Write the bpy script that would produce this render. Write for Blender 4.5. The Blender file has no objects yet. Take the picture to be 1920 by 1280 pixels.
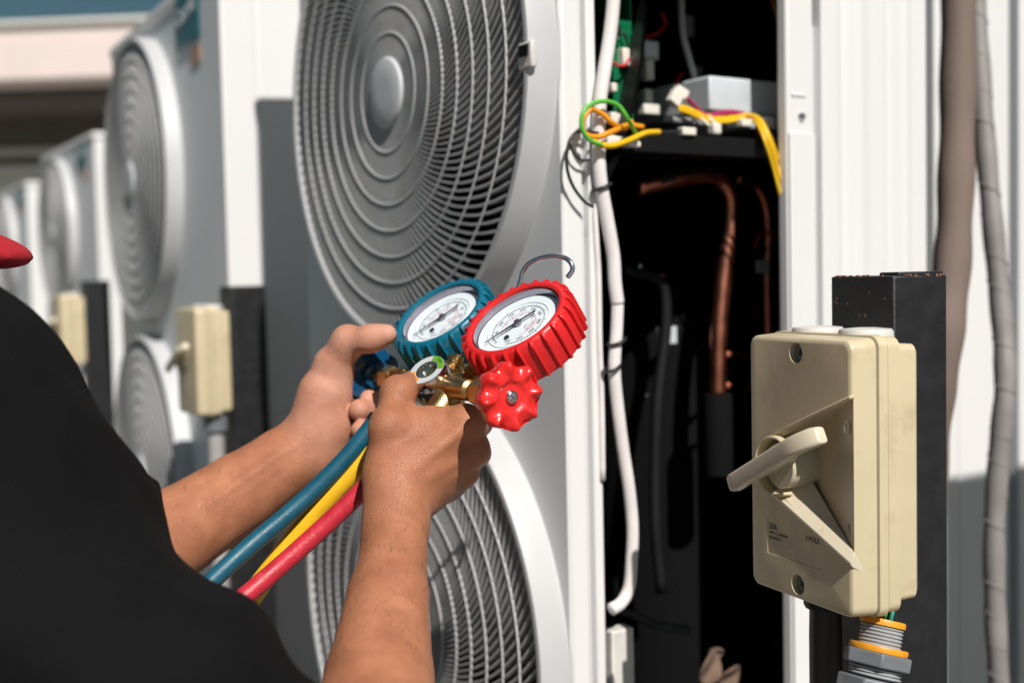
import bpy, bmesh, math, random
import numpy as np
from mathutils import Vector, Matrix, Euler
R = math.radians
random.seed(7); rng = np.random.default_rng(7)
S = bpy.context.scene
COL = S.collection

# ------------------------------------------------------------------ camera
FPX = 2200.0                                   # focal length in photo pixels (photo 1920 x 1280)
CAM_H = 1.0
cd = bpy.data.cameras.new('camera'); cam = bpy.data.objects.new('camera', cd); COL.objects.link(cam)
cd.sensor_width = 36.0; cd.lens = 36.0 * FPX / 1920.0; cd.clip_start = 0.02; cd.clip_end = 3000
CAM = Matrix.Translation((0, 0, CAM_H)) @ Matrix.Rotation(R(87.0), 4, 'X') @ Matrix.Rotation(-0.022, 4, 'Z')
cam.matrix_world = CAM
S.camera = cam
cd.dof.use_dof = True; cd.dof.focus_distance = 0.765; cd.dof.aperture_fstop = 4.4; cd.dof.aperture_blades = 8
S.render.resolution_x = 1024; S.render.resolution_y = 682

# ------------------------------------------------------------------ sky, sun, exposure
ROW = math.atan2(0.539, 0.842)                  # heading of the row of condensers
D_ = Vector((math.cos(ROW), math.sin(ROW), 0)); U_ = Vector((-math.sin(ROW), math.cos(ROW), 0))
SUN_EL = R(45); off = R(11.5)
toh = (-U_) * math.cos(off) + (-D_) * math.sin(off)
TO_SUN = Vector((toh.x * math.cos(SUN_EL), toh.y * math.cos(SUN_EL), math.sin(SUN_EL)))
w = bpy.data.worlds.new('World'); S.world = w; w.use_nodes = True
nt = w.node_tree; bg = nt.nodes['Background']
sky = nt.nodes.new('ShaderNodeTexSky'); sky.sky_type = 'NISHITA'; sky.sun_disc = False
sky.sun_elevation = SUN_EL; sky.sun_rotation = math.atan2(TO_SUN.x, TO_SUN.y)
sky.air_density = 1.0; sky.dust_density = 0.6; sky.ozone_density = 1.0
tn = nt.nodes.new('ShaderNodeMix'); tn.data_type = 'RGBA'; tn.blend_type = 'MULTIPLY'; tn.inputs[0].default_value = 1.0; tn.inputs[7].default_value = (0.80, 1.04, 0.92, 1)
nt.links.new(sky.outputs[0], tn.inputs[6]); nt.links.new(tn.outputs[2], bg.inputs[0]); bg.inputs[1].default_value = 0.031
sl = bpy.data.lights.new('sun', 'SUN'); sl.energy = 5.0; sl.angle = R(0.53); sl.color = (1.0, 0.96, 0.905)
so = bpy.data.objects.new('sun', sl); COL.objects.link(so)
so.rotation_euler = (-TO_SUN).to_track_quat('-Z', 'Y').to_euler(); so.location = (1, -2, 5)
S.view_settings.view_transform = 'Standard'; S.view_settings.look = 'None'
S.view_settings.exposure = 0.08; S.view_settings.gamma = 1.0; S.view_settings.use_curve_mapping = False
S.cycles.use_denoising = True
S.cycles.max_bounces = 8; S.cycles.transparent_max_bounces = 12
S.cycles.sample_clamp_indirect = 6.0

# ------------------------------------------------------------------ pixel helpers
def P(px, py, d):
    """photo pixel + distance along the view axis -> world point"""
    return CAM @ Vector(((px - 960) / FPX * d, -(py - 640) / FPX * d, -d))
def ray(px, py):
    o = CAM.translation; return o, (P(px, py, 1.0) - o)
def hit(px, py, p0, n):
    o, d = ray(px, py); return o + d * ((p0 - o).dot(n) / d.dot(n))
CX = CAM.to_3x3() @ Vector((1, 0, 0)); CY = CAM.to_3x3() @ Vector((0, 1, 0)); CZ = CAM.to_3x3() @ Vector((0, 0, 1))
def C(x, y, z): return CX * x + CY * y + CZ * z      # camera axes (right, up, toward camera) -> world

# ------------------------------------------------------------------ materials
MATS = {}
def mat(name, base, rough=0.5, metal=0.0, var=0.0, vscale=20.0, bump=0.0, bscale=200.0, dirt=None, dscale=8.0,
        dthr=(0.5, 0.75), spec=0.5, coat=0.0, sss=0.0, stretch=None, sheen=0.0):
    if name in MATS: return MATS[name]
    m = bpy.data.materials.new(name); m.use_nodes = True; t = m.node_tree; b = t.nodes['Principled BSDF']
    b.inputs['Roughness'].default_value = rough; b.inputs['Metallic'].default_value = metal
    b.inputs['Specular IOR Level'].default_value = spec; b.inputs['Coat Weight'].default_value = coat
    b.inputs['Coat Roughness'].default_value = 0.08
    if sheen: b.inputs['Sheen Weight'].default_value = sheen
    if sss:
        b.inputs['Subsurface Weight'].default_value = sss; b.inputs['Subsurface Scale'].default_value = 0.004
        b.inputs['Subsurface Radius'].default_value = (1.0, 0.4, 0.2)
    tc = t.nodes.new('ShaderNodeTexCoord'); vec = tc.outputs['Object']
    if stretch:
        mp = t.nodes.new('ShaderNodeMapping'); mp.inputs['Scale'].default_value = stretch
        t.links.new(vec, mp.inputs[0]); vec = mp.outputs[0]
    col = None
    if var:
        n = t.nodes.new('ShaderNodeTexNoise'); n.inputs['Scale'].default_value = vscale; n.inputs['Detail'].default_value = 5
        t.links.new(vec, n.inputs['Vector'])
        mr = t.nodes.new('ShaderNodeMapRange'); mr.inputs[1].default_value = 0.3; mr.inputs[2].default_value = 0.7
        mr.inputs[3].default_value = 1 - var; mr.inputs[4].default_value = 1 + var
        t.links.new(n.outputs['Fac'], mr.inputs[0])
        mx = t.nodes.new('ShaderNodeMix'); mx.data_type = 'RGBA'; mx.blend_type = 'MULTIPLY'; mx.inputs[0].default_value = 1
        mx.inputs[6].default_value = (*base, 1); t.links.new(mr.outputs[0], mx.inputs[7]); col = mx.outputs[2]
        rr = t.nodes.new('ShaderNodeMapRange'); rr.inputs[3].default_value = max(0.02, rough - 0.1); rr.inputs[4].default_value = min(1, rough + 0.12)
        t.links.new(n.outputs['Fac'], rr.inputs[0]); t.links.new(rr.outputs[0], b.inputs['Roughness'])
    if dirt:
        n2 = t.nodes.new('ShaderNodeTexNoise'); n2.inputs['Scale'].default_value = dscale; n2.inputs['Detail'].default_value = 8
        n2.inputs['Roughness'].default_value = 0.65
        t.links.new(vec, n2.inputs['Vector'])
        r2 = t.nodes.new('ShaderNodeMapRange'); r2.inputs[1].default_value = dthr[0]; r2.inputs[2].default_value = dthr[1]
        t.links.new(n2.outputs['Fac'], r2.inputs[0])
        m2 = t.nodes.new('ShaderNodeMix'); m2.data_type = 'RGBA'; t.links.new(r2.outputs[0], m2.inputs[0])
        if col: t.links.new(col, m2.inputs[6])
        else: m2.inputs[6].default_value = (*base, 1)
        m2.inputs[7].default_value = (*dirt, 1); col = m2.outputs[2]
    if col: t.links.new(col, b.inputs['Base Color'])
    else: b.inputs['Base Color'].default_value = (*base, 1)
    if bump:
        n3 = t.nodes.new('ShaderNodeTexNoise'); n3.inputs['Scale'].default_value = bscale; n3.inputs['Detail'].default_value = 4
        t.links.new(vec, n3.inputs['Vector'])
        bp = t.nodes.new('ShaderNodeBump'); bp.inputs['Strength'].default_value = bump; bp.inputs['Distance'].default_value = 0.002
        t.links.new(n3.outputs['Fac'], bp.inputs['Height']); t.links.new(bp.outputs[0], b.inputs['Normal'])
    MATS[name] = m; return m

WHITE = mat('white_paint', (0.735, 0.725, 0.72), 0.42, var=0.03, vscale=6, dirt=(0.62, 0.58, 0.54), dscale=5, dthr=(0.62, 0.95), bump=0.04, bscale=60, stretch=(1, 1, 0.25))
SHADEFACE = mat('fan_face_shaded_white', (0.70, 0.71, 0.73), 0.45, var=0.03, vscale=5, dirt=(0.5, 0.48, 0.46), dscale=6, dthr=(0.6, 0.95))  # casing white, with the grey-blue of grazing light put into the colour
RIMG = mat('guard_rim_plastic', (0.50, 0.50, 0.51), 0.5, var=0.05, vscale=12, dirt=(0.34, 0.32, 0.31), dscale=9, dthr=(0.55, 0.9))
LITRINGS = mat('guard_ring_lit_plastic', (0.56, 0.56, 0.57), 0.5, var=0.06, vscale=30)  # lighter copy of the grille plastic, sunlit look of the rings painted in
GRILLE = mat('grille_plastic', (0.42, 0.42, 0.43), 0.5, var=0.06, vscale=30, dirt=(0.28, 0.25, 0.23), dscale=14, dthr=(0.55, 0.8))
HUBGREY = mat('hub_plastic', (0.55, 0.56, 0.58), 0.5, var=0.04, vscale=20)
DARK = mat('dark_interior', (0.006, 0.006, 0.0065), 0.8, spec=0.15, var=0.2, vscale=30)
BLADE = mat('fan_blade_plastic', (0.015, 0.0155, 0.017), 0.5, var=0.1)
BLACKFOAM = mat('black_foam', (0.006, 0.006, 0.0065), 0.9, spec=0.1, bump=0.3, bscale=400)
GALV = mat('galvanised_steel', (0.62, 0.66, 0.70), 0.5, 0.1, var=0.12, vscale=25)
STEEL = mat('chrome_steel', (0.72, 0.73, 0.75), 0.16, 1.0, var=0.05)
COPPER = mat('copper', (0.72, 0.26, 0.17), 0.32, 1.0, var=0.25, vscale=40, dirt=(0.34, 0.12, 0.07), dscale=30, dthr=(0.55, 0.85))
BRASS = mat('brass', (0.62, 0.39, 0.15), 0.33, 1.0, var=0.15, vscale=80, dirt=(0.33, 0.19, 0.07), dscale=60, dthr=(0.5, 0.8))
REDP = mat('red_plastic', (0.72, 0.02, 0.018), 0.28, var=0.04, vscale=40, bump=0.05, bscale=120, coat=0.3)
REDR = mat('red_rubber', (0.66, 0.018, 0.02), 0.36, var=0.06, vscale=60, bump=0.05, bscale=200, dirt=(0.5, 0.03, 0.03), dscale=80, dthr=(0.6, 0.8))
TEALR = mat('teal_rubber', (0.003, 0.125, 0.20), 0.36, var=0.06, vscale=60, bump=0.05, bscale=200)
BLUEP = mat('blue_plastic', (0.003, 0.06, 0.15), 0.3, var=0.05, vscale=40, coat=0.2)
HBLUE = mat('blue_hose_rubber', (0.006, 0.085, 0.135), 0.42, var=0.12, vscale=90, bump=0.12, bscale=500)
HYEL = mat('yellow_hose_rubber', (0.78, 0.46, 0.015), 0.42, var=0.08, vscale=90, bump=0.12, bscale=500)
HRED = mat('red_hose_rubber', (0.52, 0.022, 0.04), 0.42, var=0.15, vscale=120, bump=0.2, bscale=500, dirt=(0.62, 0.12, 0.12), dscale=160, dthr=(0.6, 0.75))
BLACKP = mat('black_plastic', (0.012, 0.012, 0.013), 0.45, spec=0.3, var=0.1)
DIALW = mat('dial_white', (0.80, 0.84, 0.87), 0.5)
INKK = mat('black_ink', (0.03, 0.03, 0.035), 0.6)
INKG = mat('grey_ink', (0.16, 0.16, 0.18), 0.6)
INKR = mat('red_ink', (0.60, 0.22, 0.24), 0.6)
GASKET = mat('gauge_case', (0.36, 0.33, 0.38), 0.16, 0.9)
BEIGE = mat('beige_plastic', (0.59, 0.495, 0.325), 0.36, var=0.05, vscale=18, dirt=(0.36, 0.27, 0.18), dscale=22, dthr=(0.54, 0.85), bump=0.05, bscale=90)
BEIGE2 = mat('beige_handle_plastic', (0.60, 0.53, 0.40), 0.36, var=0.05, vscale=30, dirt=(0.40, 0.32, 0.25), dscale=60, dthr=(0.56, 0.8))
PALEP = mat('pale_grey_plastic', (0.62, 0.59, 0.56), 0.5, var=0.06, vscale=60)
GREYP = mat('grey_plastic', (0.15, 0.16, 0.175), 0.42, var=0.12, vscale=60, dirt=(0.25, 0.24, 0.23), dscale=70, dthr=(0.55, 0.75))
LGREYP = mat('light_grey_thread', (0.34, 0.35, 0.36), 0.45, var=0.1, vscale=90)
ORANGE = mat('orange_seal', (0.75, 0.30, 0.015), 0.45, var=0.1, vscale=120)
POSTM = mat('black_painted_steel', (0.013, 0.013, 0.015), 0.45, var=0.25, vscale=60, dirt=(0.10, 0.055, 0.035), dscale=110, dthr=(0.72, 0.78), bump=0.15, bscale=300)
RUST = mat('rusty_edge', (0.20, 0.10, 0.06), 0.8, var=0.3, vscale=200)
CONDUIT = mat('conduit_pvc', (0.36, 0.34, 0.33), 0.5, var=0.06)
INSUL = mat('brown_pipe_foam', (0.16, 0.115, 0.095), 0.8, var=0.12, vscale=25, bump=0.3, bscale=150, stretch=(1, 1, 0.3))
WRAP = mat('grey_wrap_tape', (0.24, 0.22, 0.215), 0.5, var=0.15, vscale=20, bump=0.2, bscale=60)
CABLEW = mat('white_cable_wrap', (0.74, 0.69, 0.68), 0.5, var=0.06, vscale=40, dirt=(0.5, 0.4, 0.34), dscale=30, dthr=(0.58, 0.85))
W_Y = mat('yellow_wire', (0.80, 0.47, 0.01), 0.4); W_O = mat('orange_wire', (0.80, 0.30, 0.01), 0.4)
W_G = mat('green_wire', (0.10, 0.45, 0.05), 0.4); W_M = mat('magenta_wire', (0.35, 0.02, 0.10), 0.4)
W_K = mat('black_wire', (0.02, 0.02, 0.022), 0.4); W_R = mat('red_wire', (0.55, 0.02, 0.03), 0.4)
W_GR = mat('grey_wire', (0.33, 0.33, 0.34), 0.45); CONN = mat('white_connector', (0.75, 0.70, 0.62), 0.45, var=0.05)
PCB = mat('green_circuit_board', (0.0, 0.13, 0.05), 0.4, var=0.2, vscale=120)
LABELT = mat('teal_label', (0.012, 0.12, 0.145), 0.35); LABELO = mat('orange_label', (0.45, 0.26, 0.18), 0.5)
LABELW = mat('white_label', (0.55, 0.58, 0.60), 0.5, var=0.1, vscale=200)
FABRIC = mat('black_fabric', (0.0042, 0.0042, 0.0047), 0.92, var=0.2, vscale=40, bump=0.25, bscale=900, spec=0.15)
CAPR = mat('red_cap_fabric', (0.45, 0.01, 0.02), 0.8, bump=0.2, bscale=900)
TROUS = mat('dark_trouser_fabric', (0.02, 0.022, 0.03), 0.9, bump=0.2, bscale=700)
CONC = mat('concrete', (0.17, 0.16, 0.15), 0.85, var=0.12, vscale=3, dirt=(0.15, 0.14, 0.13), dscale=1.5, bump=0.3, bscale=60)
PINKW = mat('pink_cream_render', (0.74, 0.62, 0.58), 0.8, var=0.05, vscale=2)
CREAMW = mat('cream_wall_render', (0.72, 0.70, 0.66), 0.8, var=0.05, vscale=2)
SOFFIT = mat('soffit_shade', (0.13, 0.11, 0.10), 0.7, var=0.08, vscale=3)  # brown-grey of the shadow under the roof put into the colour
LEAF = mat('dry_leaf', (0.16, 0.10, 0.07), 0.8, var=0.3, vscale=60)

def skin_material():
    m = bpy.data.materials.new('skin'); m.use_nodes = True; t = m.node_tree; b = t.nodes['Principled BSDF']
    b.inputs['Roughness'].default_value = 0.54; b.inputs['Specular IOR Level'].default_value = 0.5
    b.inputs['Subsurface Weight'].default_value = 0.06; b.inputs['Subsurface Scale'].default_value = 0.003
    b.inputs['Subsurface Radius'].default_value = (1.0, 0.35, 0.18)
    tc = t.nodes.new('ShaderNodeTexCoord')
    def noise(s, d=4, rough=0.55):
        n = t.nodes.new('ShaderNodeTexNoise'); n.inputs['Scale'].default_value = s; n.inputs['Detail'].default_value = d
        n.inputs['Roughness'].default_value = rough; t.links.new(tc.outputs['Object'], n.inputs['Vector']); return n.outputs['Fac']
    def ramp(fac, c):
        r = t.nodes.new('ShaderNodeValToRGB'); r.color_ramp.elements[0].position = c[0][0]; r.color_ramp.elements[0].color = (*c[0][1], 1)
        r.color_ramp.elements[1].position = c[1][0]; r.color_ramp.elements[1].color = (*c[1][1], 1); t.links.new(fac, r.inputs[0]); return r.outputs[0]
    c1 = ramp(noise(45), ((0.32, (0.33, 0.122, 0.058)), (0.70, (0.47, 0.192, 0.098))))
    c2 = ramp(noise(60), ((0.35, (0.54, 0.245, 0.165)), (0.68, (0.64, 0.335, 0.245))))
    at = t.nodes.new('ShaderNodeAttribute'); at.attribute_name = 'palm'
    mx = t.nodes.new('ShaderNodeMix'); mx.data_type = 'RGBA'; t.links.new(at.outputs['Fac'], mx.inputs[0]); t.links.new(c1, mx.inputs[6]); t.links.new(c2, mx.inputs[7])
    sp = t.nodes.new('ShaderNodeMapRange'); sp.inputs[1].default_value = 0.66; sp.inputs[2].default_value = 0.78; sp.inputs[3].default_value = 1.0; sp.inputs[4].default_value = 0.6
    t.links.new(noise(420, 2), sp.inputs[0])
    m2 = t.nodes.new('ShaderNodeMix'); m2.data_type = 'RGBA'; m2.blend_type = 'MULTIPLY'; m2.inputs[0].default_value = 0.6
    t.links.new(mx.outputs[2], m2.inputs[6]); t.links.new(sp.outputs[0], m2.inputs[7]); t.links.new(m2.outputs[2], b.inputs['Base Color'])
    vo = t.nodes.new('ShaderNodeTexVoronoi'); vo.feature = 'DISTANCE_TO_EDGE'; vo.inputs['Scale'].default_value = 620; t.links.new(tc.outputs['Object'], vo.inputs['Vector'])
    mr = t.nodes.new('ShaderNodeMapRange'); mr.inputs[2].default_value = 0.12; t.links.new(vo.outputs['Distance'], mr.inputs[0])
    ad = t.nodes.new('ShaderNodeMath'); ad.operation = 'MULTIPLY_ADD'; ad.inputs[1].default_value = 1.4
    t.links.new(noise(240, 6, 0.65), ad.inputs[0]); t.links.new(mr.outputs[0], ad.inputs[2])
    bp = t.nodes.new('ShaderNodeBump'); bp.inputs['Strength'].default_value = 0.42; bp.inputs['Distance'].default_value = 0.0006
    t.links.new(ad.outputs[0], bp.inputs['Height']); t.links.new(bp.outputs[0], b.inputs['Normal'])
    return m
SKIN = skin_material()
def clear_material():
    m = bpy.data.materials.new('clear_crystal'); m.use_nodes = True; t = m.node_tree; t.nodes.remove(t.nodes['Principled BSDF'])
    tr = t.nodes.new('ShaderNodeBsdfTransparent'); tr.inputs[0].default_value = (0.97, 0.985, 0.99, 1); gl = t.nodes.new('ShaderNodeBsdfGlossy'); gl.inputs['Roughness'].default_value = 0.02
    lw = t.nodes.new('ShaderNodeLayerWeight'); lw.inputs[0].default_value = 0.5; pw = t.nodes.new('ShaderNodeMath'); pw.operation = 'POWER'; pw.inputs[1].default_value = 5.0
    fr = t.nodes.new('ShaderNodeMath'); fr.operation = 'MULTIPLY_ADD'; fr.inputs[1].default_value = 0.9; fr.inputs[2].default_value = 0.035
    t.links.new(lw.outputs['Facing'], pw.inputs[0]); t.links.new(pw.outputs[0], fr.inputs[0]); mx = t.nodes.new('ShaderNodeMixShader')
    t.links.new(fr.outputs[0], mx.inputs[0]); t.links.new(tr.outputs[0], mx.inputs[1]); t.links.new(gl.outputs[0], mx.inputs[2])
    t.links.new(mx.outputs[0], t.nodes['Material Output'].inputs[0]); return m
CLEAR = clear_material()

# ------------------------------------------------------------------ mesh helpers
class MB:
    def __init__(s): s.v = []; s.f = []
    def add(s, vs, fs, M=None):
        o = len(s.v)
        s.v += [tuple(M @ Vector(p)) if M else tuple(p) for p in vs]
        s.f += [tuple(i + o for i in f) for f in fs]; return s
    def box(s, a, b, M=None):
        x0, y0, z0 = a; x1, y1, z1 = b
        vs = [(x0, y0, z0), (x1, y0, z0), (x1, y1, z0), (x0, y1, z0), (x0, y0, z1), (x1, y0, z1), (x1, y1, z1), (x0, y1, z1)]
        return s.add(vs, [(0, 3, 2, 1), (4, 5, 6, 7), (0, 1, 5, 4), (1, 2, 6, 5), (2, 3, 7, 6), (3, 0, 4, 7)], M)
    def lathe(s, prof, M=None, n=48, mod=None):
        """profile of (r, z) about local z; r == 0 closes to a point; mod(theta) scales r"""
        vs = []; rows = []
        for (r, z) in prof:
            if r <= 1e-9: rows.append([len(vs)] * n); vs.append((0, 0, z)); continue
            row = []
            for k in range(n):
                a = 2 * math.pi * k / n; rr = r * (mod(a) if mod else 1)
                row.append(len(vs)); vs.append((rr * math.cos(a), rr * math.sin(a), z))
            rows.append(row)
        fs = []
        for i in range(len(rows) - 1):
            for k in range(n):
                q = [rows[i][k], rows[i][(k + 1) % n], rows[i + 1][(k + 1) % n], rows[i + 1][k]]
                q2 = []
                for j in q:
                    if j not in q2: q2.append(j)
                if len(q2) > 2: fs.append(tuple(q2))
        return s.add(vs, fs, M)
    def tube(s, pts, r, n=10, cap=True, flat=1.0, M=None):
        pts = [Vector(p) for p in pts]; m = len(pts)
        rs = r if isinstance(r, (list, tuple)) else [r] * m
        tg = []
        for i in range(m):
            a = pts[max(0, i - 1)]; b = pts[min(m - 1, i + 1)]; tg.append((b - a).normalized())
        up = Vector((0, 0, 1)) if abs(tg[0].z) < 0.9 else Vector((1, 0, 0))
        nx = (up - tg[0] * up.dot(tg[0])).normalized()
        vs = []; fs = []
        for i in range(m):
            nx = (nx - tg[i] * nx.dot(tg[i])).normalized(); ny = tg[i].cross(nx)
            for k in range(n):
                a = 2 * math.pi * k / n; vs.append(tuple(pts[i] + nx * (rs[i] * math.cos(a)) + ny * (rs[i] * flat * math.sin(a))))
        for i in range(m - 1):
            for k in range(n): fs.append((i * n + k, i * n + (k + 1) % n, (i + 1) * n + (k + 1) % n, (i + 1) * n + k))
        if cap: fs.append(tuple(reversed(range(n)))); fs.append(tuple((m - 1) * n + k for k in range(n)))
        return s.add(vs, fs, M)
    def prism(s, poly, z0, z1, M=None):
        n = len(poly); vs = [(x, y, z0) for x, y in poly] + [(x, y, z1) for x, y in poly]
        fs = [tuple(reversed(range(n))), tuple(range(n, 2 * n))] + [(k, (k + 1) % n, n + (k + 1) % n, n + k) for k in range(n)]
        return s.add(vs, fs, M)
    def mesh(s, name, ma, smooth=40):
        me = bpy.data.meshes.new(name); me.from_pydata(s.v, [], s.f); me.materials.append(ma)
        bm = bmesh.new(); bm.from_mesh(me); bmesh.ops.recalc_face_normals(bm, faces=bm.faces); bm.to_mesh(me); bm.free()
        finish(me, smooth); return me
def finish(me, smooth):
    if smooth:
        me.polygons.foreach_set('use_smooth', [True] * len(me.polygons))
        if smooth < 180: me.set_sharp_from_angle(angle=R(smooth))
    me.update()
def spline(pts, n=8):
    """Catmull-Rom through the points"""
    p = [Vector(q) for q in pts]; p = [p[0] * 2 - p[1]] + p + [p[-1] * 2 - p[-2]]; out = []
    for i in range(1, len(p) - 2):
        for k in range(n):
            t = k / n; a, b, c, d = p[i - 1], p[i], p[i + 1], p[i + 2]
            out.append(0.5 * ((2 * b) + (c - a) * t + (2 * a - 5 * b + 4 * c - d) * t * t + (3 * b - a - 3 * c + d) * t ** 3))
    out.append(p[-2]); return out
def frame(origin, z, x=None):
    z = Vector(z).normalized(); x = Vector(x) if x is not None else (Vector((0, 0, 1)) if abs(z.z) < 0.9 else Vector((1, 0, 0)))
    x = (x - z * x.dot(z)).normalized(); y = z.cross(x); o = Vector(origin)
    return Matrix(((x.x, y.x, z.x, o.x), (x.y, y.y, z.y, o.y), (x.z, y.z, z.z, o.z), (0, 0, 0, 1)))
def tagit(o, label=None, cat=None, group=None, kind=None):
    if label: o['label'] = label
    if cat: o['category'] = cat
    if group: o['group'] = group
    if kind: o['kind'] = kind
    return o
def thing(name, label, cat, M=None, group=None):
    o = bpy.data.objects.new(name, None); COL.objects.link(o); o.empty_display_size = 0.05
    if M is not None: o.matrix_world = M
    return tagit(o, label, cat, group)
def obj(name, me, parent=None, M=None, bevel=0.0, seg=2, kind=None, label=None):
    o = bpy.data.objects.new(name, me); COL.objects.link(o)
    if parent: o.parent = parent
    if M is not None: o.matrix_local = M
    if bevel:
        b = o.modifiers.new('bevel', 'BEVEL'); b.width = bevel; b.segments = seg; b.limit_method = 'ANGLE'; b.angle_limit = R(35)
        b.harden_normals = False
    return tagit(o, label=label, kind=kind)
def part(name, mb, ma, parent, M=None, bevel=0.0, smooth=40, seg=2, kind=None, label=None):
    return obj(name, mb.mesh(name, ma, smooth), parent, M, bevel, seg, kind, label)
def copy_tree(o, parent=None):
    c = o.copy(); COL.objects.link(c); c.parent = parent
    for ch in [x for x in bpy.data.objects if x.parent is o]: copy_tree(ch, c)
    return c
def text_mesh(body, size, ma, extrude=0.0, align='CENTER', bold=0.0):
    cu = bpy.data.curves.new('lettering', 'FONT'); cu.body = body; cu.size = size; cu.align_x = align; cu.align_y = 'CENTER'
    cu.extrude = extrude; cu.offset = bold; cu.resolution_u = 3
    o = bpy.data.objects.new('lettering', cu); COL.objects.link(o)
    dg = bpy.context.evaluated_depsgraph_get(); me = bpy.data.meshes.new_from_object(o.evaluated_get(dg))
    bpy.data.objects.remove(o); bpy.data.curves.remove(cu); me.materials.clear(); me.materials.append(ma); return me
def boolean(me_a, cutters):
    """difference by modifiers, evaluated once"""
    a = bpy.data.objects.new('a', me_a); COL.objects.link(a); cs = []
    for c in cutters:
        o = bpy.data.objects.new('c', c); COL.objects.link(o); cs.append(o)
        m = a.modifiers.new('b', 'BOOLEAN'); m.operation = 'DIFFERENCE'; m.object = o; m.solver = 'EXACT'
    dg = bpy.context.evaluated_depsgraph_get(); me = bpy.data.meshes.new_from_object(a.evaluated_get(dg))
    for o in cs + [a]: bpy.data.objects.remove(o)
    return me

# ------------------------------------------------------------------ implicit surfaces (bodies, hands, cloth)
class SDF:
    def __init__(s, h): s.h = h; s.pr = []
    def cone(s, a, b, ra, rb, k=0.008, palm=0.0): s.pr.append(('c', Vector(a), Vector(b), ra, rb, k, palm)); return s
    def chain(s, pts, rs, k=0.008, palm=0.0):
        for i in range(len(pts) - 1): s.cone(pts[i], pts[i + 1], rs[i], rs[i + 1], k, palm)
        return s
    def ell(s, c, axes, k=0.008, palm=0.0):
        """axes: three (direction, radius)"""
        s.pr.append(('e', Vector(c), [(Vector(d).normalized(), r) for d, r in axes], 0, 0, k, palm)); return s
    def cut(s, p, n, k=0.004): s.pr.append(('p', Vector(p), Vector(n).normalized(), 0, 0, k, 0)); return s
    def dent(s, a, b, r, k=0.006): s.pr.append(('d', Vector(a), Vector(b), r, r, k, 0)); return s
    def build(s, disp=None, iters=2):
        h = s.h; lo = np.full(3, 1e9); hi = -lo
        for p in s.pr:
            if p[0] == 'c':
                for q, r in ((p[1], p[3]), (p[2], p[4])):
                    lo = np.minimum(lo, np.array(q) - r - 3 * h); hi = np.maximum(hi, np.array(q) + r + 3 * h)
            elif p[0] == 'e':
                r = max(x[1] for x in p[2]); lo = np.minimum(lo, np.array(p[1]) - r - 3 * h); hi = np.maximum(hi, np.array(p[1]) + r + 3 * h)
        n = np.ceil((hi - lo) / h).astype(int) + 1
        F = np.full(n, 0.05, np.float32); A = np.zeros(n, np.float32)
        for p in s.pr:
            k = p[5]
            if p[0] in 'cd': pl = np.minimum(np.array(p[1]) - p[3], np.array(p[2]) - p[4]); ph = np.maximum(np.array(p[1]) + p[3], np.array(p[2]) + p[4])
            elif p[0] == 'e': r = max(x[1] for x in p[2]); pl = np.array(p[1]) - r; ph = np.array(p[1]) + r
            else: pl = lo; ph = hi
            i0 = np.clip(np.floor((pl - 2 * k - 3 * h - lo) / h).astype(int), 0, n); i1 = np.clip(np.ceil((ph + 2 * k + 3 * h - lo) / h).astype(int) + 1, 0, n)
            if (i1 <= i0).any(): continue
            ax = [lo[d] + h * np.arange(i0[d], i1[d], dtype=np.float32) for d in range(3)]
            X, Y, Z = np.meshgrid(*[a.astype(np.float32) for a in ax], indexing='ij'); sl_ = tuple(slice(i0[d], i1[d]) for d in range(3))
            if p[0] in 'cd':
                a = np.array(p[1]); b = np.array(p[2]) - a; L2 = float(b @ b) + 1e-12
                x, y, z = X - a[0], Y - a[1], Z - a[2]
                t = np.clip((x * b[0] + y * b[1] + z * b[2]) / L2, 0, 1)
                d = np.sqrt((x - b[0] * t) ** 2 + (y - b[1] * t) ** 2 + (z - b[2] * t) ** 2) - (p[3] + (p[4] - p[3]) * t)
            elif p[0] == 'e':
                x, y, z = X - p[1].x, Y - p[1].y, Z - p[1].z; q = 0; g = 0
                for dr, r in p[2]:
                    c = (x * dr.x + y * dr.y + z * dr.z) / r; q = q + c * c; g = g + (c / r) ** 2
                k0 = np.sqrt(q); d = k0 * (k0 - 1) / np.maximum(np.sqrt(g), 1e-6)
            else: d = (X - p[1].x) * p[2].x + (Y - p[1].y) * p[2].y + (Z - p[1].z) * p[2].z
            f = F[sl_]
            if p[0] in 'pd':
                dd = d if p[0] == 'p' else -d
                hh = np.maximum(k - np.abs(f - dd), 0) / k; F[sl_] = np.maximum(f, dd) + hh * hh * k * 0.25
            else:
                hh = np.maximum(k - np.abs(f - d), 0) / k; F[sl_] = np.minimum(f, d) - hh * hh * k * 0.25
                wgt = np.clip(0.5 + 0.5 * (f - d) / k, 0, 1); A[sl_] = A[sl_] * (1 - wgt) + p[6] * wgt
        V, Q, pal = nets(F, A, lo, h)
        for _ in range(iters): V = smooth_pass(V, Q)
        return V, Q, pal
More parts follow.
